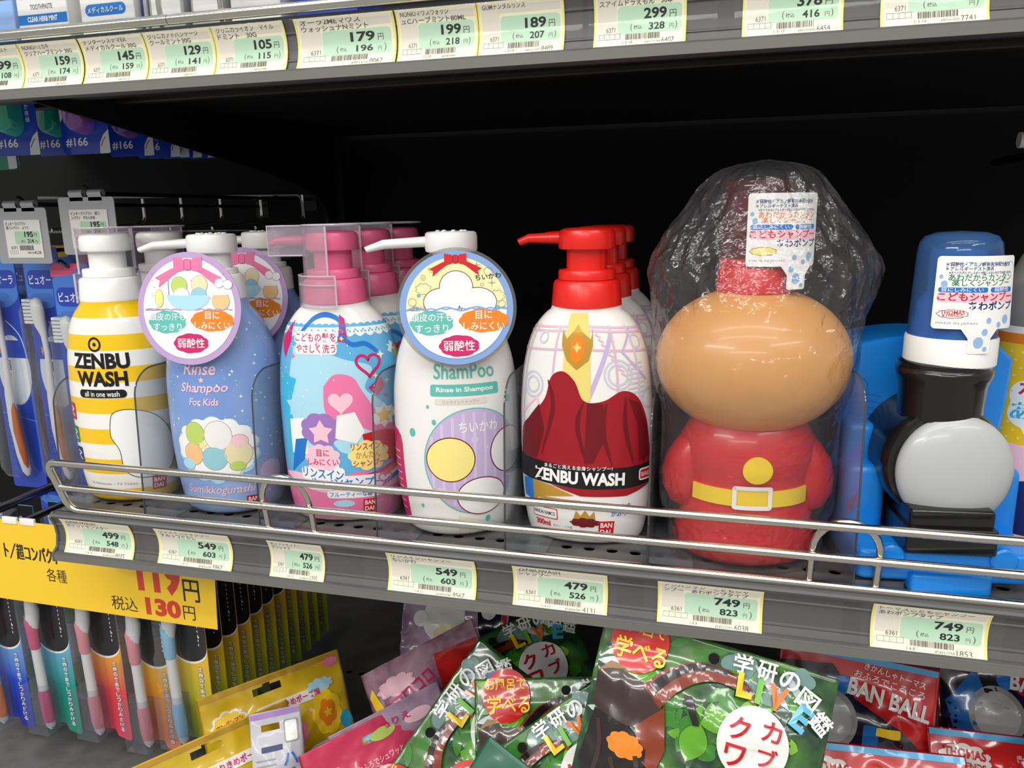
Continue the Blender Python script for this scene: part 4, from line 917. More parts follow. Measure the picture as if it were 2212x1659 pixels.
# --- blue toy train foam bottle (a plain grey front disc in place of the face)
t = thing('foam_bottle', 'blue and black toy train foam soap bottle with a plain grey front disc', 'bottle', (597, 58, Z0), 7)
mb = MB(); m = 'toy_blue'
box(mb, -50, 46, -42, 70, 5, 23, m, 7, 3); box(mb, -22, 20, -48, 40, 0.2, 12, m, 3, 2)
def slab(pts, y0, y1, rr=3):
    mbv = MB(); cx = sum(a for a, b in pts)/len(pts); cz = sum(b for a, b in pts)/len(pts)
    L = []
    for y, k in ((y0, .94), (y0+1.2, .98), (y0+3, 1), (y1-3, 1), (y1-1, .98), (y1, .94)): L.append([(cx+(a-cx)*k, y, cz+(b-cz)*k) for a, b in pts])
    loft(mb, L, m, False, False); v, f = L[0], [tuple(q) for q in tessellate_polygon([[Vector((a, c, 0)) for a, b, c in L[0]]])]; mb.add(L[0], f, m, False); mb.add(L[-1], f, m, False)
# side splasher and cab with a round roof
cab = [(-50, 18), (-48, 60), (-50, 96), (-51, 122), (-45, 128)]+[(-46+86*i/14, 128+7*math.sin(math.pi*i/14)) for i in range(1, 14)]+[(40, 128), (48, 120), (47, 96), (44, 60), (46, 18)]
slab(cab, 18, 70)
box(mb, -50, -27, -12, 24, 18, 62, m, 6, 5); box(mb, 24, 46, -12, 24, 18, 62, m, 6, 5); box(mb, -49, -30, 2, 24, 50, 84, m, 6, 5)
for q in stroke(ell(-38, 104, 5, 5, 24), .9, True): decal(mb, q, m, lambda u, v, o: (u, 18-o, v), .8)
for k in range(4):
    for q in stroke([(-33+(9+4*k)*math.cos(R(a)), 78+(9+4*k)*math.sin(R(a))) for a in range(70, 151, 10)], .8): decal(mb, q, m, lambda u, v, o: (u, 18-o, v), .7)
for x in (-32, 26): lathe_mb = MB(); loft(mb, [[(x+r_*math.cos(2*math.pi*k/20), y, 20+r_*math.sin(2*math.pi*k/20)) for k in range(20)] for y, r_ in ((-40, 7), (-43.5, 7), (-44.5, 6), (-44.7, .1))], m)
for q in stroke([(-48.5, 40), (-44, 47), (-46, 38), (-49.5, 33), (-48.5, 40)], 1.2): decal(mb, q, 'red_print', lambda u, v, o: (u, -14.2-o, v), .3)
ob('body', mb, t, 40)
mb = MB(); loft(mb, [[(-2+r_*math.cos(2*math.pi*k/48), y, 68+r_*1.04*math.sin(2*math.pi*k/48)) for k in range(48)] for y, r_ in ((30, 33), (-20, 33), (-25, 32.4), (-27, 31))], 'toy_black')
box(mb, -26, 21, -46, 10, 23.5, 38, 'toy_black', 2, 1); box(mb, -24, 20, -43, 10, 36, 48, 'toy_black', 3, 2); ob('smokebox', mb, t, label='glossy black boiler front')
mb = MB(); F_ = [(-26, 29.6), (-29, 30.4), (-31.5, 30), (-33.6, 28.4), (-35.6, 25), (-38, 19), (-39.5, 11), (-40, 4), (-40.1, .05)]
loft(mb, [[(1+r_*math.cos(2*math.pi*k/56), y, 66+r_*1.06*math.sin(2*math.pi*k/56)) for k in range(56)] for y, r_ in F_], 'face_grey'); ob('front_disc', mb, t, 60, label='plain light grey domed disc')
mb = MB(); lathe(mb, [(21.5, 94), (22.4, 112), (23.6, 116), (24.6, 118), (24.6, 121), (23.4, 122.6), (23.6, 125), (22, 126)], 'toy_black', cx=-3, cy=-12); ob('funnel', mb, t)
mb = MB(); lathe(mb, [(22.4, 124), (23.2, 125), (23.2, 139), (22.6, 140)], 'cap_white', cx=-1, cy=-12); ob('collar', mb, t)
mb = MB(); lathe(mb, [(20.4, 139), (20.4, 148), (19, 150), (18.6, 158), (14, 164), (13, 186), (.01, 188)], 'pale_blue_part', cx=-1, cy=-12); ob('foam_pump', mb, t)
mb = MB(); lathe(mb, [(22.2, 139.6), (21.6, 160), (20.8, 184), (20, 190), (17.6, 193.6), (12, 195.6), (.01, 196.4)], 'blue_dome', cx=-1, cy=-12, cap0=False); ob('dome_cap', mb, t, label='translucent blue dome cap')
mb = MB(); f0 = cyl_fm(34, 146, 0, -.558, 10.5); foam_card(44, 38, 23, ('grey_print', 'white_print', 'green_print', ('THOMAS', '& FRIENDS')), mb, lambda u, v, o: (lambda q: (q[0]-1, q[1]-12, q[2]))(f0(u, v, o-(v*.045 if v > 0 else 0))), 24); ob('collar_card', mb, t)

# --- yellow label foam bottle at the right edge, behind the train
t = thing('foam_bottle', 'foam soap bottle with a dotted yellow label, half out at the right edge', 'bottle', (672, 112, Z0), 0)
s = Surf([(0, 30, 24), (4, 34, 27), (60, 34, 27), (118, 33.6, 26.6), (132, 32, 25.6), (138, 29.6, 24.6)]); F = s.fm
mb = MB(); s.mesh(mb, 'bottle_white'); decal(mb, rect(-52, 4, 52, 128), 'yellow_print', F, .2, 3); decal(mb, rect(-52, 128, 52, 134), 'orange_print', F, .24, 3)
rr = random.Random(8)
for i in range(16):
    for j in range(26):
        u, v = -50+6.4*i+(j % 2)*3.2, 8+4.8*j
        if v < 126: decal(mb, ell(u, v, .8, .8, 8), 'pale_yellow', F, .3)
decal(mb, scallop(-4, 92, 26, 24, 8, .12), 'white_print', F, .34, 3); decal(mb, curve2([(-40, 4), (-38, 60), (-10, 66), (30, 60), (40, 4), (0, 3.5), (-40, 4)], 4)[:-1], 'pale_pink', F, .34, 3); decal(mb, curve2([(-30, 10), (-26, 40), (0, 44), (26, 36), (30, 10), (-30, 10)], 4)[:-1], 'navy', F, .4, 3)
txt(mb, 'ポンプ', -24, 96, 12, 'magenta', F, .44, 40, bold=.02); txt(mb, 'あわ', -27, 82, 11, 'cyan_print', F, .44, 26, bold=.02)
ob('body', mb, t, 45)
mb = MB(); lathe(mb, [(29.4, 138), (29.6, 150), (27, 168), (22, 180), (14, 188), (8, 191), (7, 196), (.01, 197)], 'milky', ky=.85); ob('dome_cap', mb, t, label='milky translucent dome cap')
# ------------------------------------------------------------------ hooks, toothbrush packs, sale sign
mat('pack_blue', (24, 66, 186), .3, coat=.6); mat('pack_blue_light', (70, 130, 220), .3, coat=.4); mat('pack_white', (226, 230, 236), .3, coat=.5); mat('handle_white', (238, 236, 230), .35); mat('amber', (206, 104, 20), .25, coat=.4); mat('bristle', (236, 236, 232), .7)
mat('pack_yellow', (240, 184, 24), .35, coat=.4); mat('pack_pink', (232, 88, 136), .35, coat=.4); mat('pack_black', (24, 22, 24), .3, coat=.6); mat('grip_pink', (240, 150, 156), .4); mat('grip_magenta', (226, 78, 128), .4); mat('grip_orange', (246, 130, 30), .4); mat('grip_blue', (150, 200, 228), .4); mat('grip_green', (140, 196, 40), .4)
mat('pack_teal_green', (14, 150, 120), .35, coat=.4); mat('sign_yellow', (250, 206, 48), .45); mat('sign_red', (212, 66, 52), .45); mat('sign_ink', (46, 38, 30), .45)
clear('blister', tint=(240, 242, 246), body=.05, bodyc=(220, 225, 235), gl=.035, rough=.06, fres=.7)
clear('blister_teal', tint=(120, 240, 215), body=.45, bodyc=(60, 216, 186), gl=.05, rough=.05, fres=.7); clear('blister_violet', tint=(220, 170, 240), body=.4, bodyc=(190, 120, 214), gl=.05, rough=.05, fres=.7)
def gradient(name, stops, z0, z1):
    """printed colour blend along the height of a card"""
    m = mat(name, (255, 255, 255), .35, coat=.4); p = m.node_tree.nodes['Principled BSDF']
    t = nd(m, 'ShaderNodeTexCoord'); s_ = nd(m, 'ShaderNodeSeparateXYZ'); r_ = nd(m, 'ShaderNodeMapRange'); c = nd(m, 'ShaderNodeValToRGB')
    r_.inputs[1].default_value = z0*S; r_.inputs[2].default_value = z1*S
    lk(m, t.outputs['Object'], s_.inputs[0]); lk(m, s_.outputs['Z'], r_.inputs[0]); lk(m, r_.outputs[0], c.inputs[0]); lk(m, c.outputs[0], p.inputs['Base Color'])
    e = c.color_ramp.elements; e[0].color = rgb(*stops[0]); e[1].color = rgb(*stops[-1])
    for i, q in enumerate(stops[1:-1]): k = e.new((i+1)/(len(stops)-1)); k.color = rgb(*q)
gradient('print_royal', [(24, 40, 170), (34, 76, 200), (130, 190, 236)], -205, -110)
gradient('print_teal', [(16, 140, 112), (20, 150, 140), (120, 190, 230)], -205, -110)
gradient('print_rose', [(230, 60, 96), (226, 74, 70), (250, 190, 40)], -205, -110)
gradient('print_orange', [(232, 96, 24), (244, 150, 26), (250, 206, 40)], -205, -110)
gradient('print_yellow', [(110, 140, 30), (196, 190, 40), (246, 190, 44)], -205, -110)
FZ = lambda u, v, o: (u, -o, v)
def shell(mb, pts, y0, y1, m, k=.86):
    """a clear formed shell standing off a card"""
    cx = sum(a for a, b in pts)/len(pts); cz = sum(b for a, b in pts)/len(pts); L = []
    for y, s_ in ((y0, 1), (y0+(y1-y0)*.8, .5+k/2), (y1, k)): L.append([(cx+(a-cx)*s_, y, cz+(b-cz)*s_) for a, b in pts])
    loft(mb, L, m, False, True)
def sweep(mb, pts, m, n=14, flat=.75):
    """tapered handle: pts = (x, z, radius)"""
    L = []
    for i, (x, z, r_) in enumerate(pts):
        a = pts[max(i-1, 0)]; b = pts[min(i+1, len(pts)-1)]; dx, dz = b[0]-a[0], b[1]-a[1]; l = math.hypot(dx, dz); px, pz = -dz/l, dx/l
        L.append([(x+px*r_*math.cos(2*math.pi*k/n), -r_*flat*math.sin(2*math.pi*k/n), z+pz*r_*math.cos(2*math.pi*k/n)) for k in range(n)])
    loft(mb, L, m)
def hook(x, y0, z, label, group, L=None, y1=488, lift=0):
    mb = MB(); tube(mb, arc_pts([(0, y1-y0, 0), (0, 8, 0), (0, 0, 6+lift)], 6), 1.9, 'dark_wire', 8)
    box(mb, -9, 9, y1-y0, y1-y0+2.5, -14, 6, 'black_steel')
    o = ob('peg_hook', mb); o.location = Vector((x, y0, z))*S; tag(o, label, 'hook', group); return o
# --- blue toothbrush packs in the upper left
def blue_pack(loc, label, flag, rz=0):
    t = thing('toothbrush_pack', label, 'toothbrush pack', loc, rz, 'blue toothbrush packs left of the bottles')
    mb = MB(); out = rrect(-20.5, -226, 20.5, 8, 3); extrude(mb, out, lambda u, v: (u, 0, v), lambda u, v: (u, .6, v), 'pack_blue')
    D = lambda p, m, o=.1: decal(mb, p, m, FZ, o)
    D([p for p in ell(0, -22, 24, 26, 60) if abs(p[0]) < 20.4], 'pack_blue_light', .08); D([(-20.5, -4), (-20.5, 5), (-17, 8), (14, 8), (2, -2)], flag, .14); D(rrect(-17, -30, 19, -13, 6), 'pack_blue', .16)
    txt(mb, 'ピュオーラ', -15, -26, 8.5, 'white_print', FZ, .22, 31, bold=.012)
    D([p for p in ell(2, -108, 19, 34, 50)], 'pack_white', .12)
    D(rect(-20, -96, 20, -79), 'pack_blue', .14); txt(mb, '極', -13, -92, 8, 'pack_yellow', FZ, .2, bold=.01); txt(mb, '超', -11, -108, 10, 'ink_soft', FZ, .2, bold=.01); txt(mb, 'フ', -11, -120, 9, 'gold', FZ, .2, bold=.01)
    for q in stroke(curve2([(0, -60), (14, -74), (19, -96), (20, -120)], 5), 1): D(q, 'pack_white', .2)
    for q in stroke([(-20, -150), (20, -158)], 1.2): D(q, 'pack_blue_light', .2)
    for i in range(9): txt(mb, 'しっかり磨ける先'[i % 8], -17, -160-7*i, 4.6, 'pack_blue_light', FZ, .2)
    ob('card', mb, t)
    mb = MB(); shell(mb, rrect(-18, -216, 12, -34, 9), -.2, -15, 'blister', .9); ob('blister', mb, t, 60, label='clear blister over the brush')
    mb = MB(); sweep(mb, [(-5, -38, 2), (-4, -40, 5.4), (-3.5, -50, 6.4), (-2.5, -62, 5.6), (0, -72, 3.2), (1, -88, 2.8), (0, -110, 3.4), (-1, -130, 4.6), (0, -160, 5.6), (3, -190, 5.4), (6, -206, 4.6), (7, -211, 2)], 'handle_white'); mb.xf(Matrix.Translation((0, -7, 0))); ob('toothbrush', mb, t, 60); h = t.children[-1]
    mb = MB(); sweep(mb, [(4, -138, .6), (4.5, -146, 3.2), (5, -165, 4.2), (7.5, -186, 3.8), (9, -198, 2.4), (9.4, -202, .5)], 'amber'); mb.xf(Matrix.Translation((0, -9.5, 0))); ob('grip', mb, h, 60, label='orange grip panel')
    mb = MB()
    for i in range(7): box(mb, -17, -7, -10.5, -4.5, -61+3.3*i, -58.6+3.3*i, 'bristle', 1)
    ob('bristles', mb, h); return t
bp = blue_pack((-178, 150, 166), 'blue toothbrush pack with an orange gripped handle at the left edge', 'pack_yellow')
place(dup(bp), (-128, 150, 166), 0, 'blue toothbrush pack with a yellow corner, hanging under the left price tag')
b3 = blue_pack((-82, 135, 152), 'blue toothbrush pack with a pink corner flag, partly behind the striped bottle', 'pack_pink')
place(dup(bp), (-178, 180, 166), 0, 'blue toothbrush pack behind the one at the left edge'); place(dup(bp), (-128, 182, 166), 0, 'blue toothbrush pack behind the yellow cornered one'); place(dup(b3), (-82, 170, 158), 0, 'blue toothbrush pack behind the pink cornered one')
for x, z, y, n in ((-178, 170, 140, 'leftmost'), (-128, 170, 140, 'second'), (-82, 157, 126, 'third')): hook(x, y, z, 'thin metal hook holding the %s column of blue toothbrush packs' % n, 'hooks for the toothbrush packs')
# --- price tags on the hooks
def hook_tag(x, z, lines, label):
    t = thing('hook_price_tag', label, 'price tag', (x, 118, z), 0, 'metal price tags on the hooks')
    mb = MB(); out = rrect(-28, -47, 28, 0, 2.5); extrude(mb, out, lambda u, v: (u, 0, v), lambda u, v: (u, .8, v), 'galvanised'); ob('plate', mb, t)
    for x0 in (-16, 3):
        mb = MB(); tube(mb, [(x0, 1.8, 3.2), (x0+13.5, 1.8, 3.2)], 3.0, 'galvanised', 14); box(mb, x0, x0+13.5, 0, 1, -3, 3, 'galvanised'); ob('lug', mb, t)
    c = price_card(-17.5, 20.5, -42, lines, '195', '214', '6371', '1-3-1', '4901301', '4228', part=True)
    mb = MB(); mb.add([(u-17.5, -.7, v-42) for u, v in rect(0, 0, 38, 32)]+[(u-17.5, -.1, v-42) for u, v in rect(0, 0, 38, 32)], [(0, 1, 2, 3), (0, 4, 5, 1), (1, 5, 6, 2), (2, 6, 7, 3), (3, 7, 4, 0)], 'paper', False)
    W_, H_ = 38, 32; fm = lambda u, v, o: (u-17.5, -.7-o, v-42)
    D = lambda p, m, o=.1: decal(mb, p, m, fm, o)
    D(rrect(W_*.26, H_*.36, W_*.95, H_*.70, 1.4), 'card_green')
    for i, s_ in enumerate(lines): txt(mb, s_, W_*.05, H_*(.86-.11*i), H_*.09, 'ink_soft', fm, .2, W_*.05*len(s_)*1.25, bold=.01)
    txt(mb, '195', W_*.78, H_*.545, H_*.15, 'ink', fm, .2, W_*.24, bold=.03, al='R'); txt(mb, '円', W_*.81, H_*.56, H_*.09, 'ink_soft', fm, .2)
    txt(mb, '(税込', W_*.42, H_*.40, H_*.07, 'ink_soft', fm, .2); txt(mb, '214', W_*.78, H_*.39, H_*.11, 'ink', fm, .2, W_*.17, bold=.02, al='R'); txt(mb, '円)', W_*.82, H_*.39, H_*.07, 'ink_soft', fm, .2)
    txt(mb, '6371', W_*.12, H_*.23, H_*.08, 'ink_soft', fm, .2); rr = random.Random(int(x)); u = W_*.36
    while u < W_*.74: bw = rr.choice((.25, .4, .6)); D(rect(u, H_*.2, u+bw, H_*.33), 'ink_soft'); u += bw+rr.choice((.25, .4))
    for i in range(4):
        for q in stroke(rect(W_*(.08+.055*i), H_*.11, W_*(.135+.055*i), H_*.19), .2, True): D(q, 'ink_soft')
    txt(mb, '4901301', W_*.56, H_*.11, H_*.05, 'ink_soft', fm, .2); txt(mb, '4228', W_*.75, H_*.1, H_*.08, 'ink_soft', fm, .2)
    ob('price_paper', mb, t, label='white price paper reading 195 yen'); return t
hook_tag(-109, 208, ['ピュオーラハブラシ', '超コンパクト　ふつう'], 'metal hook price tag reading 195 yen at the left edge')
hook_tag(-39, 215.5, ['ピュオーラハブラシ　超コ', 'ンパクト　やわらかめ'], 'metal hook price tag reading 195 yen above the striped bottle')
for x, z, n in ((-109, 211, 'left'), (-39, 218.6, 'right')): hook(x, 119, z, 'thin metal hook carrying the %s 195 yen price tag' % n, 'hooks for the price tags')
# --- chrome wire rack at the back of the left bay
t = thing('wire_rack', 'chrome wire rack with bent prongs behind the bottles', 'rack', (0, 0, 0))
mb = MB(); tube(mb, arc_pts([(-380, 405, 226), (-4, 405, 222.5), (-2, 405, 212), (-2, 405, 196)], 7), 2.3, 'dark_wire', 10); ob('top_rod', mb, t)
mb = MB(); tube(mb, [(-380, 340, 184), (-30, 340, 184)], 1.9, 'dark_wire', 8); ob('lower_rod', mb, t)
for i in range(6):
    x = -2-55*i; mb = MB(); tube(mb, arc_pts([(x, 405, 222), (x, 405, 192), (x-22, 338, 186)], 9), 2.1, 'chrome', 8); ob('prong', mb, t)
mb = MB(); box(mb, -360, -4, 405, 409, 150, 160, 'black_steel'); box(mb, -10, -6, 405, 490, 150, 160, 'black_steel'); ob('cross_bar', mb, t)
# --- interdental brush packs hanging at the top left
def inter_pack(loc, label, bl, group='interdental brush packs at the top left'):
    t = thing('interdental_pack', label, 'interdental brush pack', loc, 0, group)
    mb = MB(); out = rrect(-23.5, 0, 23.5, 84, 4); extrude(mb, out, lambda u, v: (u, 0, v), lambda u, v: (u, .6, v), 'pack_blue')
    D = lambda p, m, o=.1: decal(mb, p, m, FZ, o)
    D([(-23.4, 26), (-12, 40), (-12, 83.8), (-23.4, 83.8)], 'pack_white'); D([(23.4, 1), (22, 0.2), (13, 0.2), (14, 9), (18, 15), (23.4, 19)], 'pack_white', .14)
    D([(-12, 52), (4, 66), (4, 84), (-12, 84)], 'aqua' if bl == 'blister_teal' else 'pink_print', .12)
    txt(mb, '#166', -20, 6, 7.5, 'white_print', FZ, .2, 22, bold=.02)
    for i, s_ in enumerate('押し出す'): txt(mb, s_, -21, 66-10*i, 8, 'ink', FZ, .2, bold=.01)
    for i, s_ in enumerate('日本製やわらか極細'): txt(mb, s_, 13, 66-5*i, 4, 'white_print', FZ, .2)
    for q in stroke(curve2([(15, 6), (17, 10), (20, 13)], 4), .8): D(q, 'ink_soft', .2)
    ob('card', mb, t)
    mb = MB(); shell(mb, [p for p in rrect(-10, 15, 11, 84, 10)], -.2, -13, bl, .85); ob('blister', mb, t, 60, label='tinted clear blister'); 
    mb = MB()
    for x in (-4, 3): lathe(mb, [(2.2, 22), (3, 26), (2.4, 50), (1.2, 80)], bl.replace('blister_', '') and ('pack_teal_green' if bl == 'blister_teal' else 'purple_print'), 12, x, -6)
    ob('brushes', mb, t); return t
pv = inter_pack((-40, 128, 250.5), 'blue interdental brush pack with a purple blister, front of the right column', 'blister_violet')
for i, (y, z) in enumerate(((180, 252), (215, 253), (228, 253.5), (247, 254.5), (270, 256), (290, 257))):
    place(dup(pv), (-40, y, z), 0, 'blue interdental brush pack with a purple blister, %s behind the front one of its column' % ('second', 'third', 'fourth', 'fifth', 'sixth', 'seventh')[i])
pt = inter_pack((-95, 112, 250), 'blue interdental brush pack with a turquoise blister at the left edge', 'blister_teal')
place(dup(pt), (-89.5, 150, 252.5), 0, 'blue interdental brush pack with a turquoise blister behind the front turquoise one')
pg = inter_pack((-176.5, 168, 247), 'blue interdental brush pack with a turquoise blister hanging lower, cut off by the left edge', 'blister_teal')
mb = MB(); extrude(mb, rrect(-24, 0, 24, 20, 4), lambda u, v: (u, 0, v), lambda u, v: (u, .6, v), 'pack_teal_green'); decal(mb, [(23.6, 1), (14, .4), (14, 19), (23.6, 19)], 'pack_white', FZ, .1)
txt(mb, '181', -6, 6, 7, 'white_print', FZ, .2, bold=.02); o = ob('interdental_pack', mb); o.location = Vector((-177, 165, 243.5))*S; tag(o, 'green bottom edge of an interdental brush pack at the left edge', 'interdental brush pack', 'interdental brush packs at the top left')
for x, y, n in ((-40, 122, 'purple'), (-96, 106, 'turquoise')): hook(x, y, 333-4, 'hook holding the %s interdental brush packs' % n, 'hooks for the interdental packs')
# --- toothbrush packs below the sale sign
def brush_pack(loc, label, bottom, grip, rz=0, detail=True):
    t = thing('toothbrush_pack', label, 'toothbrush pack', loc, rz, 'toothbrush packs below the sale sign')
    mb = MB(); out = [(-21.5, 0), (-21.5, -196), (-19, -200), (4, -198), (7, -205), (19, -208), (21.5, -205), (21.5, 0)]; extrude(mb, out, lambda u, v: (u, 0, v), lambda u, v: (u, .6, v), bottom)
    D = lambda p, m, o=.1: decal(mb, p, m, FZ, o)
    rb = [(21.4, -.2), (-21.4, -.2), (-21.4, -104)]+[(4+17.4*math.cos(R(180+a)), -112-14*math.sin(R(a))) for a in range(0, 181, 15)]
    D(rb, 'white_print', .08); D([(21.4, -.2), (-21.4, -.2), (-21.4, -102)]+[(4+17.4*math.cos(R(180+a)), -110-14*math.sin(R(a))) for a in range(0, 181, 15)], 'pack_black', .12)
    for i, s_ in enumerate('奥歯の奥まで'): txt(mb, s_, -19.5, -52-11*i, 9, 'white_print', FZ, .2, bold=.01)
    D(rrect(-20, -46, -9, -34, 2), 'red_print', .2); txt(mb, 'C', -18, -44, 8, 'white_print', FZ, .26, bold=.02)
    for i in range(22): D(rect(13.6, -20-4.2*i, 14.4, -18-4.2*i), 'white_print', .2)
    for i, s_ in enumerate('奥歯の奥までしっかりみがける'):
        u, v = 10.5, -133-5.1*i; txt(mb, s_, u-.5, v-.4, 5.0, 'navy', FZ, .18, 5.6, bold=.03); txt(mb, s_, u, v, 4.3, 'white_print', FZ, .26, 4.6, bold=.02)
    D(ell(14.5, -100, .9, .9, 10), 'white_print', .2)
    ob('card', mb, t)
    mb = MB(); shell(mb, [(-20, -4), (-20, -110), (-23, -118), (-22, -140), (-17, -150), (-17, -200), (4, -200), (4, -4)], -.2, -13, 'blister', .92)
    mb2 = mb; ob('blister', mb2, t, 60, label='clear blister over the brush')
    mb = MB(); box(mb, -24, -1, -16, -.4, -202, -154, 'blister', 1); ob('blister_foot', mb, t)
    mb = MB(); sweep(mb, [(-11, -6, 4), (-10, -30, 3.6), (-8, -64, 4.4), (-6.4, -80, 6.6), (-7.5, -88, 6.6), (-9, -100, 5), (-9, -125, 4.6), (-8, -150, 4.8), (-7, -180, 5.2), (-5.6, -196, 4.8), (-5, -200, 2)], 'handle_white'); mb.xf(Matrix.Translation((0, -7.5, 0))); ob('toothbrush', mb, t, 60); h = t.children[-1]
    mb = MB(); sweep(mb, [(-12, -84, 2), (-9.6, -90, 6), (-9.2, -100, 5.7), (-9, -116, 5.3), (-9, -118, 4.6)], grip); mb.xf(Matrix.Translation((0, -8, 0))); ob('grip', mb, h, 60)
    mb = MB(); sweep(mb, [(-7.4, -160, 4.8), (-7.1, -163, 5.8), (-6.3, -185, 5.9), (-5.9, -192, 5)], grip); mb.xf(Matrix.Translation((0, -8, 0))); ob('grip', mb, h, 60); return t
LP = [(-161, -67, 'print_royal', 'grip_orange', 'royal blue toothbrush pack with an orange gripped brush, leftmost below the sign'),
      (-105.5, -63.5, 'print_teal', 'grip_magenta', 'teal toothbrush pack with a magenta gripped brush below the sale sign'),
      (-50, -60, 'print_rose', 'grip_pink', 'pink toothbrush pack with a pink gripped brush below the sale sign'),
      (2.5, -63, 'print_orange', 'grip_pink', 'orange toothbrush pack with a pink gripped brush below the sale sign'),
      (45, -48, 'print_yellow', 'grip_blue', 'yellow toothbrush pack with a pale blue gripped brush, nearest of its row')]
protos = []
for x, z, c, gcol, lb in LP: protos.append(brush_pack((x, 80 if x < 40 else 74, z), lb, c, gcol))
for i, (k, y, lb) in enumerate(((0, 116, 'toothbrush pack behind the royal blue one'), (1, 122, 'toothbrush pack behind the teal one'), (2, 112, 'toothbrush pack behind the pink one'), (3, 112, 'toothbrush pack behind the orange one'))):
    x = LP[k][0]; c = dup(protos[k]); place(c, (x-3, y, LP[k][1]+3), 0, lb)
    for h in c.children:
        if h.name.startswith('toothbrush'):
            for gq in h.children: gq.data = gq.data.copy(); gq.data.materials[0] = M[('grip_green', 'grip_green', 'grip_blue', 'grip_blue')[i]]
for i, y in enumerate((95, 117, 137, 157, 176, 196, 216, 236, 255, 275)):
    place(dup(protos[4]), (45, y, -48), 0, 'yellow toothbrush pack, %s back in the long row receding under the bottle shelf' % 'second third fourth fifth sixth seventh eighth ninth tenth rearmost'.split()[i])
for x, y, z, n in ((-161, 70, -64, 'royal blue'), (-105.5, 70, -60, 'teal'), (-50, 70, -57, 'pink'), (2.5, 70, -60, 'orange'), (45, 64, -45, 'yellow')): hook(x, y, z, 'thin metal hook holding the %s toothbrush packs' % n, 'hooks below the sale sign')
# dark blue packs seen between the rods above the sign
for i, (x, y, z, c, lb) in enumerate(((-150, 150, -64, 'pack_blue', 'blue pack top behind the rods, leftmost'), (-112, 175, -62, 'navy', 'navy pack top behind the rods, in the middle'), (-82, 150, -64, 'pack_blue', 'blue pack top behind the rods, next to the fence end'))):
    mb = MB(); extrude(mb, rrect(-19, -120, 19, 0, 4), lambda u, v: (u, 0, v), lambda u, v: (u, 4, v), c); decal(mb, [(-18, -8), (2, -20), (18, -12), (18, -3), (-14, -2)], 'pack_blue_light', FZ, .1); decal(mb, rrect(8, -40, 17, -22, 2), 'grey_print', FZ, .1)
    o = ob('hanging_pack', mb); o.location = Vector((x, y, z))*S; tag(o, lb, 'pack', 'hanging packs behind the sign')
# two thick rods running to the sign
for x, n in ((-128, 'left'), (-78, 'right')):
    mb = MB(); tube(mb, [(0, 0, 0), (0, 440, 2)], 3.2, 'dark_wire', 10); o = ob('hook_rod', mb); o.location = Vector((x, 47, -47))*S; tag(o, 'thick metal rod running back from the %s clip of the yellow sign' % n, 'rod', 'rods carrying the sale sign')
# --- yellow sale sign
t = thing('sale_sign', 'yellow paper sale sign reading 119 yen, hung below the left end of the shelf', 'sign', (0, 45, 0))
mb = MB(); th = R(-1.2)
def FS(u, v, o): return (u*math.cos(th)-(v+80)*math.sin(th)*0, -o, v+(u-100)*math.tan(th)*.35)
V = [FS(u, v, 0) for u, v in ((-260, -119), (102, -119), (106, -46), (-260, -46))]+[FS(u, v, -.5) for u, v in ((-260, -119), (102, -119), (106, -46), (-260, -46))]
mb.add(V, [(0, 1, 2, 3), (4, 7, 6, 5), (0, 4, 5, 1), (1, 5, 6, 2), (2, 6, 7, 3)], 'sign_yellow', False)
[txt(mb, 'ト／超コンパクト', -99+dx, -80.5+dz, 14.5, 'sign_ink', FS, .1+dx*.05, 56, bold=.006, rot=-1) for dx, dz in ((0, 0), (.45, .1), (.8, 0))]; txt(mb, '各種', -58, -97, 12, 'sign_ink', FS, .1, 20)
txt(mb, '119', 32, -95, 34, 'sign_red', FS, .1, 41, bold=.05); txt(mb, '円', 74, -98, 19, 'sign_ink', FS, .1, 15, bold=.01)
txt(mb, '税込', 4, -114, 12.5, 'sign_ink', FS, .1, 25); txt(mb, '130', 37, -114.5, 15.5, 'sign_red', FS, .1, 33, bold=.05); txt(mb, '円', 72, -114, 12, 'sign_ink', FS, .1, 11)
ob('sheet', mb, t)
for x in (-88, -70): 
    mb = MB(); box(mb, x-7.5, x+7.5, -.8, 2, -47.5, -42, 'white', 1, .4); ob('clip', mb, t, label='small white plastic clip')
# ------------------------------------------------------------------ boxes on the upper shelf
mat('box_white', (232, 232, 230), .4); mat('box_lightblue', (150, 188, 240), .35); mat('box_grey', (168, 170, 172), .35)
def tooth_box(x0, x1, y0, y1, h, m, label, art=None):
    t = thing('toothpaste_box', label, 'box', (x0, y0, 310.2), 0, 'boxes on the upper shelf')
    W_ = x1-x0; mb = MB(); box(mb, 0, W_, 0, y1-y0, 0, h, m, 1, .6)
    if art: art(mb, W_)
    ob('carton', mb, t); return t
def a1(mb, W_):
    decal(mb, rect(.5, 12.5, W_-.5, 18.5), 'blue_print', FZ, .1); txt(mb, 'CLEAR HERB MINT', W_*.2, 14, 3.2, 'white_print', FZ, .2, W_*.6, bold=.03); txt(mb, 'TOOTHPASTE', W_*.28, 21.5, 3, 'ink_soft', FZ, .2, W_*.44); txt(mb, 'NONIO', W_*.1, 28, 9, 'ink', FZ, .2, W_*.8, bold=.03)
def a2(mb, W_):
    decal(mb, rrect(W_*.1, 14, W_*.85, 21, 3.4), 'blue_print', FZ, .1); txt(mb, 'メディカルクール', W_*.14, 15.6, 3.8, 'white_print', FZ, .2, W_*.66, bold=.012); decal(mb, rect(.5, 25, W_-.5, 60), 'teal_print', FZ, .1)
def a3(mb, W_):
    decal(mb, rect(2, 6, W_-2, 60), 'box_white', FZ, .1)
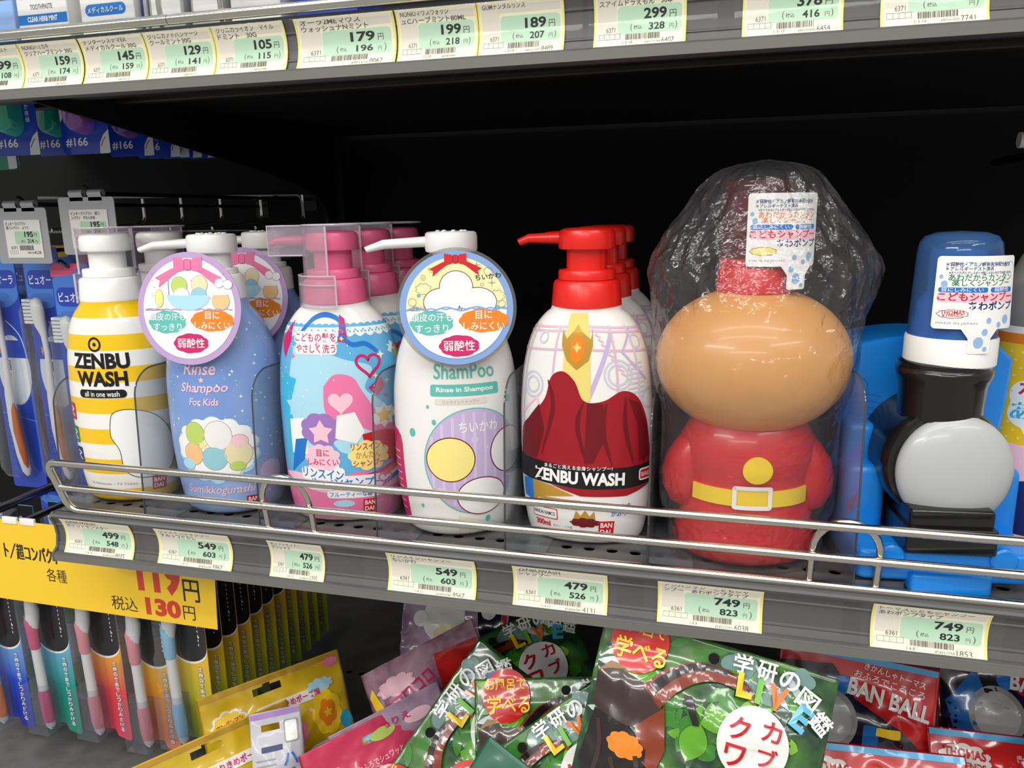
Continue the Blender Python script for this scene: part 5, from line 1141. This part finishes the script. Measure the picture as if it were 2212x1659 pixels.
def a4(mb, W_):
    decal(mb, rect(W_*.1, 4, W_*.5, 40), 'navy', FZ, .1)
tooth_box(-40, 15, 20, 60, 120, 'box_lightblue', 'light blue box at the far left of the upper shelf')
tooth_box(18, 58, 20, 56, 120, 'box_white', 'white toothpaste box with a blue band on the upper shelf', a1)
tooth_box(68, 109, 20, 56, 120, 'box_white', 'white box with a blue oval caption on the upper shelf', a2)
tooth_box(112, 117, 22, 56, 120, 'box_grey', 'narrow navy and grey box edge on the upper shelf', a4)
tooth_box(120, 145, 20, 56, 120, 'box_grey', 'grey and white box, first right of the narrow one on the upper shelf', a3)
tooth_box(150, 172, 20, 56, 120, 'box_grey', 'grey and white box, second right of the narrow one on the upper shelf', a3)
tooth_box(178, 212, 20, 56, 120, 'box_white', 'white box near the middle of the upper shelf')
tooth_box(222, 262, 20, 56, 120, 'pack_blue', 'royal blue box behind the rail of the upper shelf')
# grey rail end at the right edge
mb = MB(); tube(mb, [(0, 0, -4.5), (140, 0, -5)], 5.4, 'cap_white', 14); tube(mb, [(70, 0, -5), (70, 290, -5)], 4, 'black_steel', 10); o = ob('rack_rod', mb); o.location = Vector((667, 200, 245))*S; tag(o, 'grey rod end sticking in at the right edge above the bottles', 'rod')
# ------------------------------------------------------------------ bath toy bags on the base deck
mat('bag_yellow', (214, 176, 26), .28, coat=.8); mottle(M['bag_yellow'], (196, 158, 14), (226, 190, 40), 16, 3)
mat('bag_pink', (214, 66, 100), .3, coat=.8); mat('bag_lilac', (168, 142, 168), .3, coat=.8); mottle(M['bag_lilac'], (140, 112, 140), (188, 164, 186), 24, 4)
mat('bag_mauve', (150, 100, 122), .28, coat=.8); mottle(M['bag_mauve'], (120, 66, 92), (188, 150, 168), 26, 4); mat('bag_silver', (190, 190, 198), .32, coat=.3)
mat('bag_red', (196, 22, 30), .26, coat=.9); mottle(M['bag_red'], (170, 14, 24), (218, 40, 40), 18, 3); mat('bag_navy', (20, 22, 44), .26, coat=.9)
mat('jungle', (60, 110, 50), .22, coat=1.0); mottle(M['jungle'], (22, 58, 34), (84, 136, 58), 34, 5, .38, .66)
mat('leaf_a', (96, 164, 36), .24, coat=.9); mat('leaf_b', (58, 128, 40), .24, coat=.9); mat('leaf_c', (132, 190, 60), .24, coat=.9); mat('leaf_dark', (26, 70, 44), .24, coat=.9); mat('stream', (196, 208, 214), .2, coat=.9); mat('mist', (110, 146, 140), .24, coat=.9); mat('bag_green', (16, 92, 62), .35, coat=.5)
mat('beetle', (58, 40, 34), .25, coat=.9); mat('beetle_dark', (26, 18, 18), .25, coat=.9); mat('beetle_red', (132, 50, 22), .25, coat=.9); mat('beetle_tan', (150, 112, 62), .3, coat=.7); mat('fur_orange', (232, 130, 30), .5)
mat('lab_red', (204, 32, 30), .25, coat=.9); mat('lab_yellow', (246, 206, 40), .3, coat=.5); mat('lab_white', (236, 236, 232), .28, coat=.8); mat('lab_crimson', (190, 20, 34), .3)
mat('live_yellow', (244, 206, 20), .3, coat=.5); mat('live_green', (112, 190, 50), .3, coat=.5); mat('live_orange', (238, 120, 30), .3, coat=.5); mat('live_blue', (70, 170, 222), .3, coat=.5); mat('train_blue', (30, 110, 190), .28, coat=.8)
def frame(xh, lean, org):
    xh = Vector(xh).normalized(); up0 = (Vector((0, 0, 1))-xh*xh.z).normalized(); n = xh.cross(up0)
    up = up0*math.cos(lean)-n*math.sin(lean); n = xh.cross(up)
    m = Matrix((xh, -n, up)).transposed().to_4x4(); m.translation = Vector(org)*S; return m
def roll_frame(phi, tilt, org, yaw=0):
    e1 = Vector((math.cos(R(yaw)), math.sin(R(yaw)), 0)); back = Vector((-math.sin(R(yaw)), math.cos(R(yaw)), 0)); e2 = back*math.sin(R(tilt))+Vector((0, 0, math.cos(R(tilt))))
    xh = e1*math.cos(R(phi))+e2*math.sin(R(phi)); up = -e1*math.sin(R(phi))+e2*math.cos(R(phi)); n = xh.cross(up)
    m = Matrix((xh, -n, up)).transposed().to_4x4(); m.translation = Vector(org)*S; return m
class Bag:
    """soft pouch; x across, z up from the top edge (0) down to -H, front towards -y"""
    def __init__(s, W_, H_, T, seed, seal=16, wr=1.0): s.W, s.H, s.T, s.seed, s.seal, s.wr = W_, H_, T, seed, seal, wr
    def h(s, u, v):
        a = max(0, 1-(2*u/s.W)**2); b = min(max((-v-s.seal)/30, 0), 1); c = min(max((s.H+v-8)/30, 0), 1)
        b = b*b*(3-2*b); c = c*c*(3-2*c); q = Vector((u*.035, v*.035, s.seed*3.1)); n1 = noise.noise(q); n2 = 1-2*abs(noise.noise(q*1.9+Vector((3, 1, 4)))); n3 = 1-2*abs(noise.noise(Vector((u*.02, v*.05, s.seed))))
        return s.T*a**.6*b*c+s.wr*(1.6*n1+1.7*(n2-.5)+.7*(n3-.5))*(.35+.65*b)
    def fm(s, u, v, o): return (u, -s.h(u, v)-o*2.3, v)
    def shell(s, mb, m, slot=None, nu=56, nv=64):
        vs = []; fs = []; W2 = s.W/2
        def P(i, j):
            u = -W2+s.W*i/nu; v = -s.H*j/nv; return u, v
        for side in (0, 1):
            for j in range(nv+1):
                for i in range(nu+1):
                    u, v = P(i, j); hh = s.h(u, v); e = min(1, (W2-abs(u))/2+.05)
                    vs.append((u, -hh if side == 0 else -hh+.3+(s.T*.5*max(0, 1-(2*u/s.W)**2)**.6*min(max((-v-s.seal)/30, 0), 1)+hh*.6)*e*1.0, v))
        k = (nu+1)*(nv+1)
        def inslot(i, j):
            if not slot: return False
            u, v = P(i+.5, j+.5); return slot(u, v)
        for j in range(nv):
            for i in range(nu):
                if inslot(i, j): continue
                a = j*(nu+1)+i; fs.append((a, a+nu+1, a+nu+2, a+1)); fs.append((k+a, k+a+1, k+a+nu+2, k+a+nu+1))
        for j in range(nv):
            for i in (0, nu): a = j*(nu+1)+i; fs.append((a, a+nu+1, k+a+nu+1, k+a))
        for i in range(nu):
            for j in (0, nv): a = j*(nu+1)+i; fs.append((a, a+1, k+a+1, k+a))
        mb.add(vs, fs, m, True)
def bag_obj(name, mb, mtx, label, cat, group):
    o = ob(name, mb, None, 0); o.matrix_world = mtx; tag(o, label, cat, group); return o
# --- jungle print bags
def jungle_mesh():
    B = Bag(155, 190, 13, 2.0); F = B.fm; mb = MB(); B.shell(mb, 'jungle'); rr = random.Random(21); D = lambda p, m, o=.3: decal(mb, p, m, F, o, 4)
    inb = lambda p: all(abs(a) < 77 and -189 < b < -1 for a, b in p)
    for i in range(190):
        u, v = rr.uniform(-76, 76), rr.uniform(-186, -4); p = leaf(u, v, rr.uniform(10, 26), rr.uniform(2.4, 6), rr.choice((25, 200, 35, 150, 80, 260))+rr.uniform(-25, 25))
        if inb(p): D(p, rr.choice(('leaf_a', 'leaf_b', 'leaf_b', 'leaf_dark', 'leaf_dark', 'leaf_c')), .2+.0005*i)
    for i in range(16):
        u, v = rr.uniform(10, 60), rr.uniform(-24, -4); D(ell(u, v, rr.uniform(3, 8), rr.uniform(2, 5), 14, rr.uniform(0, 90)), 'mist', .56)
    for (u, v, l, w_, a) in ((-76, -34, 46, 4.5, 12), (-76, -48, 40, 3.6, 22), (-76, -66, 36, 4, 6), (-70, -20, 40, 3, 20), (-60, -82, 30, 3, 14), (26, -6, 34, 3, -40), (44, -4, 30, 2.4, -48)):
        p = [q for q in leaf(u, v, l, w_, a)]; p = [(max(a_, -76.5), b_) for a_, b_ in p]; D(p, 'stream', .6)
    for (u, v, l, w_, a) in ((-74, -42, 40, 5, 18), (-72, -28, 44, 5, 26), (-70, -60, 40, 5.5, 10), (-40, -10, 36, 5, 170), (-66, -94, 40, 6, 24), (20, -90, 30, 9, 40), (40, -60, 26, 8, 160), (30, -120, 34, 10, 20), (-4, -76, 26, 9, 80), (0, -50, 24, 7, 20)):
        p = [(max(a_, -76.5), b_) for a_, b_ in leaf(u, v, l, w_, a)]; D(p, 'leaf_a' if a < 100 else 'leaf_c', .66)
    D2 = lambda p, m, o: decal(mb, p, m, F, o+.55, 4)
    D2(ell(-50, -13, 20, 21, 48), 'lab_red', .75)
    for i, (s_, u, v, hh) in enumerate((('お風呂で', -67, -9, 9), ('学べる', -66, -27, 14.5))): txt(mb, s_, u, v, hh, 'lab_yellow', F, 1.7, 34 if i == 0 else 36, bold=.02)
    # stag beetle photograph
    D2([(-74, -36), (-62, -33), (-30, -40), (-24, -52), (-36, -66), (-58, -70), (-72, -62)], 'beetle', .7); D2([(-78+4, -40), (-66, -31), (-50, -32), (-66, -36)], 'beetle_tan', .74)
    hp = curve2([(-34, -44), (-22, -30), (-4, -20), (16, -20), (32, -28)], 7); 
    for q in stroke(hp, [18-13*i/(len(hp)-1) for i in range(len(hp))]): D2(q, 'beetle_red', .72)
    for q in stroke([(a, b+5-4*i/len(hp)) for i, (a, b) in enumerate(hp)], [7-5*i/(len(hp)-1) for i in range(len(hp))]): D2(q, 'beetle_dark', .76)
    D2([(-14, -36), (-8, -36), (0, -52), (-4, -53)], 'beetle_dark', .78); D2([(-40, -66), (-24, -48), (-18, -74), (-22, -92), (-34, -84)], 'beetle_red', .71)
    D2([(-70, -64), (-44, -68), (-30, -78), (-26, -110), (-60, -120), (-74, -100)], 'beetle_dark', .73); D2(scallop(-44, -80, 13, 8.5, 9, .12), 'fur_orange', .8)
    for (a, b) in (((-66, -70), (-62, -104)), ((-36, -84), (-32, -112)), ((-24, -96), (6, -92)), ((-52, -90), (-46, -118))): 
        for q in stroke(curve2([a, ((a[0]+b[0])/2+3, (a[1]+b[1])/2), b], 4), 3.2): D2(q, 'beetle', .84)
    # white gourd shaped label
    D2(ell(34, -53, 22, 23, 48), 'lab_white', .78); D2(ell(34, -95, 27, 27, 48), 'lab_white', .79)
    for i, s_ in enumerate('クワガタ'): txt(mb, s_, 18, -52-17*i, 14, 'lab_crimson', F, 1.8, 13, bold=.02)
    for i, s_ in enumerate('カブト'): txt(mb, s_, 38, -48-16*i, 12, 'lab_crimson', F, 1.8, 12, bold=.02)
    for i, s_ in enumerate('くらべる'): txt(mb, s_, 10, -84-7*i, 5, 'ink', F, 1.8)
    for s_, u, v, a in (('学', 13, -14, 3), ('研', 28, -14, 0), ('の', 42, -15, -6), ('図', 53, -21, -24), ('鑑', 63, -30, -36)):
        txt(mb, s_, u, v, 12.5, 'lab_white', F, 1.8, 12.5, bold=.02, rot=a)
    txt(mb, 'ライブ', 36, -17, 3.4, 'lab_red', F, 1.9, 11, bold=.02, rot=-18)
    for s_, u, v, a, c in (('L', 18, -28, 3, 'live_yellow'), ('I', 30, -28.5, 0, 'live_green'), ('V', 37, -29, -4, 'live_orange'), ('E', 52, -34, -24, 'live_blue')):
        txt(mb, s_, u, v, 15, c, F, 1.8, (3.6 if s_ == 'I' else 12 if s_ == 'V' else 10), bold=.04, rot=a)
    D2(ell(0, -10, 3.6, 3.6, 24), 'hole_black', .9)
    return mb
jm = jungle_mesh(); GJ = 'jungle print bags with beetle picture'
jd = bag_obj('bath_toy_bag', jm, Matrix.Identity(4), 'large front jungle print bag standing upright with a beetle picture and white gourd label', 'bag', GJ)
def off(frm): return frm @ Matrix.Translation((0, 0, .010))        # frames are given at the punched hole, 10 mm under the top edge
jd.matrix_world = off(roll_frame(-8, 22, (478, 5, -66), -4)) @ Matrix.Scale(.885, 4)
for phi, tilt, org, yaw, lb in ((28, 46, (278, 206, -199), 8, 'rear jungle print bag lying tilted, its top corner under the shelf edge'), (55, 28, (271.5, 60, -191), 12, 'front left jungle print bag lying on its side, beside the pink bag'),
        (6, 30, (377, 62, -141), 5, 'middle jungle print bag with its red circle and punched hole showing'), (38, 34, (359, 8, -151), 5, 'low jungle print bag in front of the middle one, only its arched title showing')):
    c = jd.copy(); COL.objects.link(c); c.matrix_world = off(roll_frame(phi, tilt, org, yaw)) @ Matrix.Scale(.87 if lb[:3] in ('mid', 'low') else 1, 4); c['label'] = lb
# plain green back of another bag
B = Bag(34, 60, 3, 5.0, wr=.5); mb = MB(); B.shell(mb, 'bag_green', None, 20, 22); bag_obj('bath_toy_bag', mb, roll_frame(-30, 30, (357, -16, -136), 5), 'plain dark green bag back between the jungle print bags', 'bag', 'bath toy bags on the base deck')
# --- yellow bags
GB = 'bath toy bags on the base deck'
def yellow_mesh(seed):
    B = Bag(128, 130, 8, seed); F = B.fm; mb = MB()
    B.shell(mb, 'bag_yellow', lambda u, v: abs(u+6) < 13 and -14 < v < -8.5 or abs(u+6) < 4 and -11 < v < -6); D = lambda p, m, o=.3: decal(mb, p, m, F, o, 4)
    D([(-63, -1), (63, -1), (63, -5), (-63, -5)], 'gold', .25)
    D(scallop(-42, -28, 16, 12, 9, .16), 'lab_white', .3); D(scallop(-42, -28, 14, 10, 9, .16), 'lab_yellow', .4); txt(mb, 'アンパンマン', -53, -31, 5, 'lab_red', F, .7, 23, bold=.015, rot=8)
    D(rrect(-20, -33, 40, -24, 4), 'lab_white', .34); txt(mb, 'はっきりきめポーズ編', -18, -31.5, 6, 'magenta', F, .7, 56, bold=.02)
    for (u, v, a, b, c, c2) in ((40, -48, 15, 20, 'lab_yellow', 'orange_print'), (10, -55, 9, 12, 'pink_print', 'magenta'), (-14, -58, 10, 12, 'lab_white', 'pale_pink'), (-40, -66, 10, 12, 'blue_print', 'lab_white')):
        D(scallop(u, v, a, b, 7, .14), c, .36); D(scallop(u, v, a*.6, b*.6, 5, .2), c2, .46); D(star(u, v, a*.34), 'lab_yellow', .54)
    D(scallop(40, -24, 13, 6, 9, .2), 'pale_cyan', .36); D(scallop(54, -8, 8, 4, 8, .2), 'pink_print', .36); D(scallop(56, -60, 7, 8, 8, .2), 'cyan_print', .38)
    D(rrect(14, -110, 56, -70, 10), 'lab_white', .36); D(ell(30, -94, 14, 12), 'card_grey', .44); D(star(48, -100, 10), 'lab_yellow', .48)
    for q in stroke([(-63, -100), (-10, -80), (40, -120)], 8): D(q, 'lab_yellow', .28)
    return mb
bag_obj('bath_toy_bag', yellow_mesh(1.3), frame((72, 97, -2), R(24), (103, 107, -196)), 'rear yellow bag with a hang slot, its corner standing beside the dark partition', 'bag', GB)
bag_obj('bath_toy_bag', yellow_mesh(4.1), frame((66, 92, 3), R(24), (92, 36, -206)), 'front yellow bag with a hang slot at the bottom of the photo', 'bag', GB)
# --- silver, pink, lilac and mauve bags
B = Bag(40, 100, 7, 7.7, seal=10); F = B.fm; mb = MB(); B.shell(mb, 'bag_silver', lambda u, v: abs(u+4) < 7 and -14 < v < -10, 28, 40); D = lambda p, m, o=.3: decal(mb, p, m, F, o, 4)
D(rect(-19, -5, 19, -1), 'purple_print', .3); D(rrect(6, -26, 17, -9, 2), 'grey_print', .3); D(rrect(7, -25, 16, -10, 1.6), 'lab_white', .36)
for i in range(5): D(rect(-17, -36-4*i, -2, -35-4*i), 'grey_print', .3)
D(rect(-12, -30, 4, -26), 'navy', .3)
for i, s_ in enumerate('ハブラシ'): txt(mb, s_, 4, -42-11*i, 9, 'blue_print', F, .5, bold=.015)
D(ell(-8, -70, 8, 12), 'lab_yellow', .3)
bag_obj('bath_toy_bag', mb, frame((33, 19, 2), R(30), (138, 57, -192)), 'narrow silver and white pouch standing between the yellow bags', 'bag', GB)
B = Bag(125, 84, 6, 3.3); F = B.fm; mb = MB(); B.shell(mb, 'bag_pink', lambda u, v: abs(u) < 14 and -16 < v < -9); D = lambda p, m, o=.3: decal(mb, p, m, F, o, 4)
D(ell(4, -13, 11, 4.5), 'pale_green', .1); txt(mb, 'おふろでシュワッと', -24, -32, 5, 'pale_pink', F, .5, 40, bold=.015); D(scallop(-44, -30, 14, 11, 9, .16), 'lab_white', .3); D(ell(-44, -30, 10, 8), 'orange_print', .4); txt(mb, 'shu-shi-', -16, -50, 10, 'lab_white', F, .5, 44, ital=.3)
bag_obj('bath_toy_bag', mb, frame((66, 89, 6), R(26), (222, 63, -190)), 'pink bag with a kidney shaped hang slot, left of the jungle print bags', 'bag', GB)
B = Bag(96, 50, 3, 9.1, wr=.5); F = B.fm; mb = MB(); B.shell(mb, 'bag_lilac'); D = lambda p, m, o=.3: decal(mb, p, m, F, o, 4)
D(scallop(-30, -14, 10, 7, 9, .16), 'lab_yellow', .3); D(scallop(-18, -12, 7, 5, 9, .16), 'pale_cyan', .34); txt(mb, 'ぬりえ', -8, -15, 6, 'magenta', F, .5, 26, bold=.015); D(ell(24, -16, 12, 5), 'pale_pink', .3)
bag_obj('bath_toy_bag', mb, frame((60, 66, 12), R(20), (228, 72, -186)), 'greyish lilac bag edge between the pink and the mauve bag', 'bag', GB)
def mauve_mesh(seed):
    B = Bag(110, 112, 10, seed, wr=1.6); F = B.fm; mb = MB(); B.shell(mb, 'bag_mauve'); D = lambda p, m, o=.3: decal(mb, p, m, F, o, 4)
    D([(10, -12), (52, -16), (50, -50), (40, -40), (20, -60), (6, -84), (-2, -80)], 'bag_red', .3); D(ell(-22, -66, 22, 26), 'lab_white', .3); D(curve2([(-6, -40), (0, -56), (-8, -80), (-14, -76), (-6, -58), (-10, -42), (-6, -40)], 4)[:-1], 'pale_green', .4)
    txt(mb, 'コロコロ', -36, -38, 9, 'magenta', F, .5, 40, bold=.015, rot=14); D([(-54, -60), (-40, -66), (-40, -100), (-54, -96)], 'bag_lilac', .36); D([(-54, -20), (-50, -14), (-44, -40), (-50, -50)], 'lab_yellow', .36)
    D(scallop(-30, -20, 18, 8, 9, .2), 'pale_pink', .3); D(ell(20, -90, 12, 5, 30, 30), 'lab_white', .4)
    return mb
bag_obj('bath_toy_bag', mauve_mesh(2.2), frame((60, 77, 12), R(20), (238, 124, -160)), 'mauve wrapped bag with a red corner, behind the pink bag', 'bag', GB)
B = Bag(112, 76, 9, 6.6, wr=1.4); F = B.fm; mb = MB(); B.shell(mb, 'bag_lilac'); D = lambda p, m, o=.3: decal(mb, p, m, F, o, 4)
D(ell(-10, -34, 22, 26), 'lab_white', .3); D(ell(-4, -52, 16, 12), 'beige', .4); D(ell(6, -14, 8, 12), 'pale_green', .44); D(ell(-34, -36, 8, 8), 'lab_white', .4); D([(20, -2), (50, -4), (48, -60), (30, -60)], 'bag_navy', .34); D(ell(36, -24, 8, 10), 'lab_white', .4); D(rect(50, -60, 54, -4), 'lab_red', .44)
bag_obj('bath_toy_bag', mb, frame((1, .05, .04), R(26), (224, 262, -172)), 'dim mauve and white bag in the shadow far under the shelf', 'bag', GB)
# --- red and navy bags
def red_mesh(seed, logo, title=True):
    B = Bag(104, 140, 9, seed, wr=1.5); F = B.fm; mb = MB(); B.shell(mb, 'bag_red'); D = lambda p, m, o=.3: decal(mb, p, m, F, o, 4)
    D(rect(-51, -5, 51, -1), 'live_blue', .3)
    if logo:
        D(scallop(-30, -18, 17, 9.5, 10, .14), 'lab_white', .3); txt(mb, 'THOMAS', -43, -17, 6, 'lab_red', F, .6, 26, bold=.03, rot=-4); txt(mb, '& FRIENDS', -42, -23.5, 4.4, 'lab_red', F, .6, 24, bold=.03, rot=-4)
        txt(mb, 'きかんしゃトーマス', 2, -17, 5, 'lab_white', F, .6, 44, bold=.02); txt(mb, 'まるごとあそべるバスボール', -4, -25, 5.4, 'lab_white', F, .6, 52, bold=.02); D([(-51, -34), (51, -30), (51, -80), (-51, -80)], 'bag_navy', .3); D(rect(-20, -42, 30, -34), 'live_orange', .36)
    else:
        D([(-51, -14), (-16, -10), (0, -30), (30, -44), (51, -60), (51, -139), (-51, -139)], 'bag_navy', .3)
        D([(-48, -40), (-30, -18), (-22, -22), (-18, -60), (-40, -76)], 'train_blue', .36); D([(-26, -18), (-20, -12), (-14, -30), (-20, -40)], 'beetle_dark', .4); D(ell(-16, -46, 18, 20, 40), 'grey_print', .42); D(ell(-16, -46, 14.5, 16.4, 40), 'face_grey', .46)
        D(rrect(0, -84, 22, -62, 4), 'train_blue', .4); D(rrect(6, -60, 16, -44, 2), 'train_blue', .4); D([(-30, -84), (20, -92), (14, -100), (-34, -92)], 'grey_print', .4); D(rrect(14, -50, 30, -44, 1.4), 'lab_yellow', .44); D(ell(-8, -22, 6, 6), 'blue_print', .44)
        txt(mb, 'きかんしゃトーマス', 4, -9, 4.6, 'lab_white', F, .6, 40, bold=.012, rot=-8); txt(mb, 'おふろでころころ', -2, -15, 5, 'lab_white', F, .6, 46, bold=.012, rot=-8); txt(mb, 'BAN BALL', -6, -27, 11, 'lab_white', F, .6, 54, bold=.035, rot=-10)
    return mb
GR = 'red and navy bath ball bags'
bag_obj('bath_toy_bag', red_mesh(1.1, False), frame((98, -3, -8), R(20), (578, 112, -112)), 'upper red and navy bag with a plain grey disc picture', 'bag', GR)
bag_obj('bath_toy_bag', red_mesh(2.7, True), frame((101, 0, 5), R(42), (580, 50, -140)), 'front red bag with a white cloud shaped logo and pale blue top edge', 'bag', GR)
bag_obj('bath_toy_bag', red_mesh(3.9, False), frame((98, 0, 2), R(20), (694, 165, -124)), 'dim red and navy bag at the right edge behind the others', 'bag', GR)
bag_obj('bath_toy_bag', red_mesh(5.2, True), frame((98, 10, -4), R(36), (672, 98, -150)), 'red bag with its white cloud logo half hidden, second from the right edge', 'bag', GR)
bag_obj('bath_toy_bag', red_mesh(6.4, False), frame((80, 10, 40), R(30), (702, 44, -104)), 'crinkled red bag corner at the lower right of the photo', 'bag', GR)
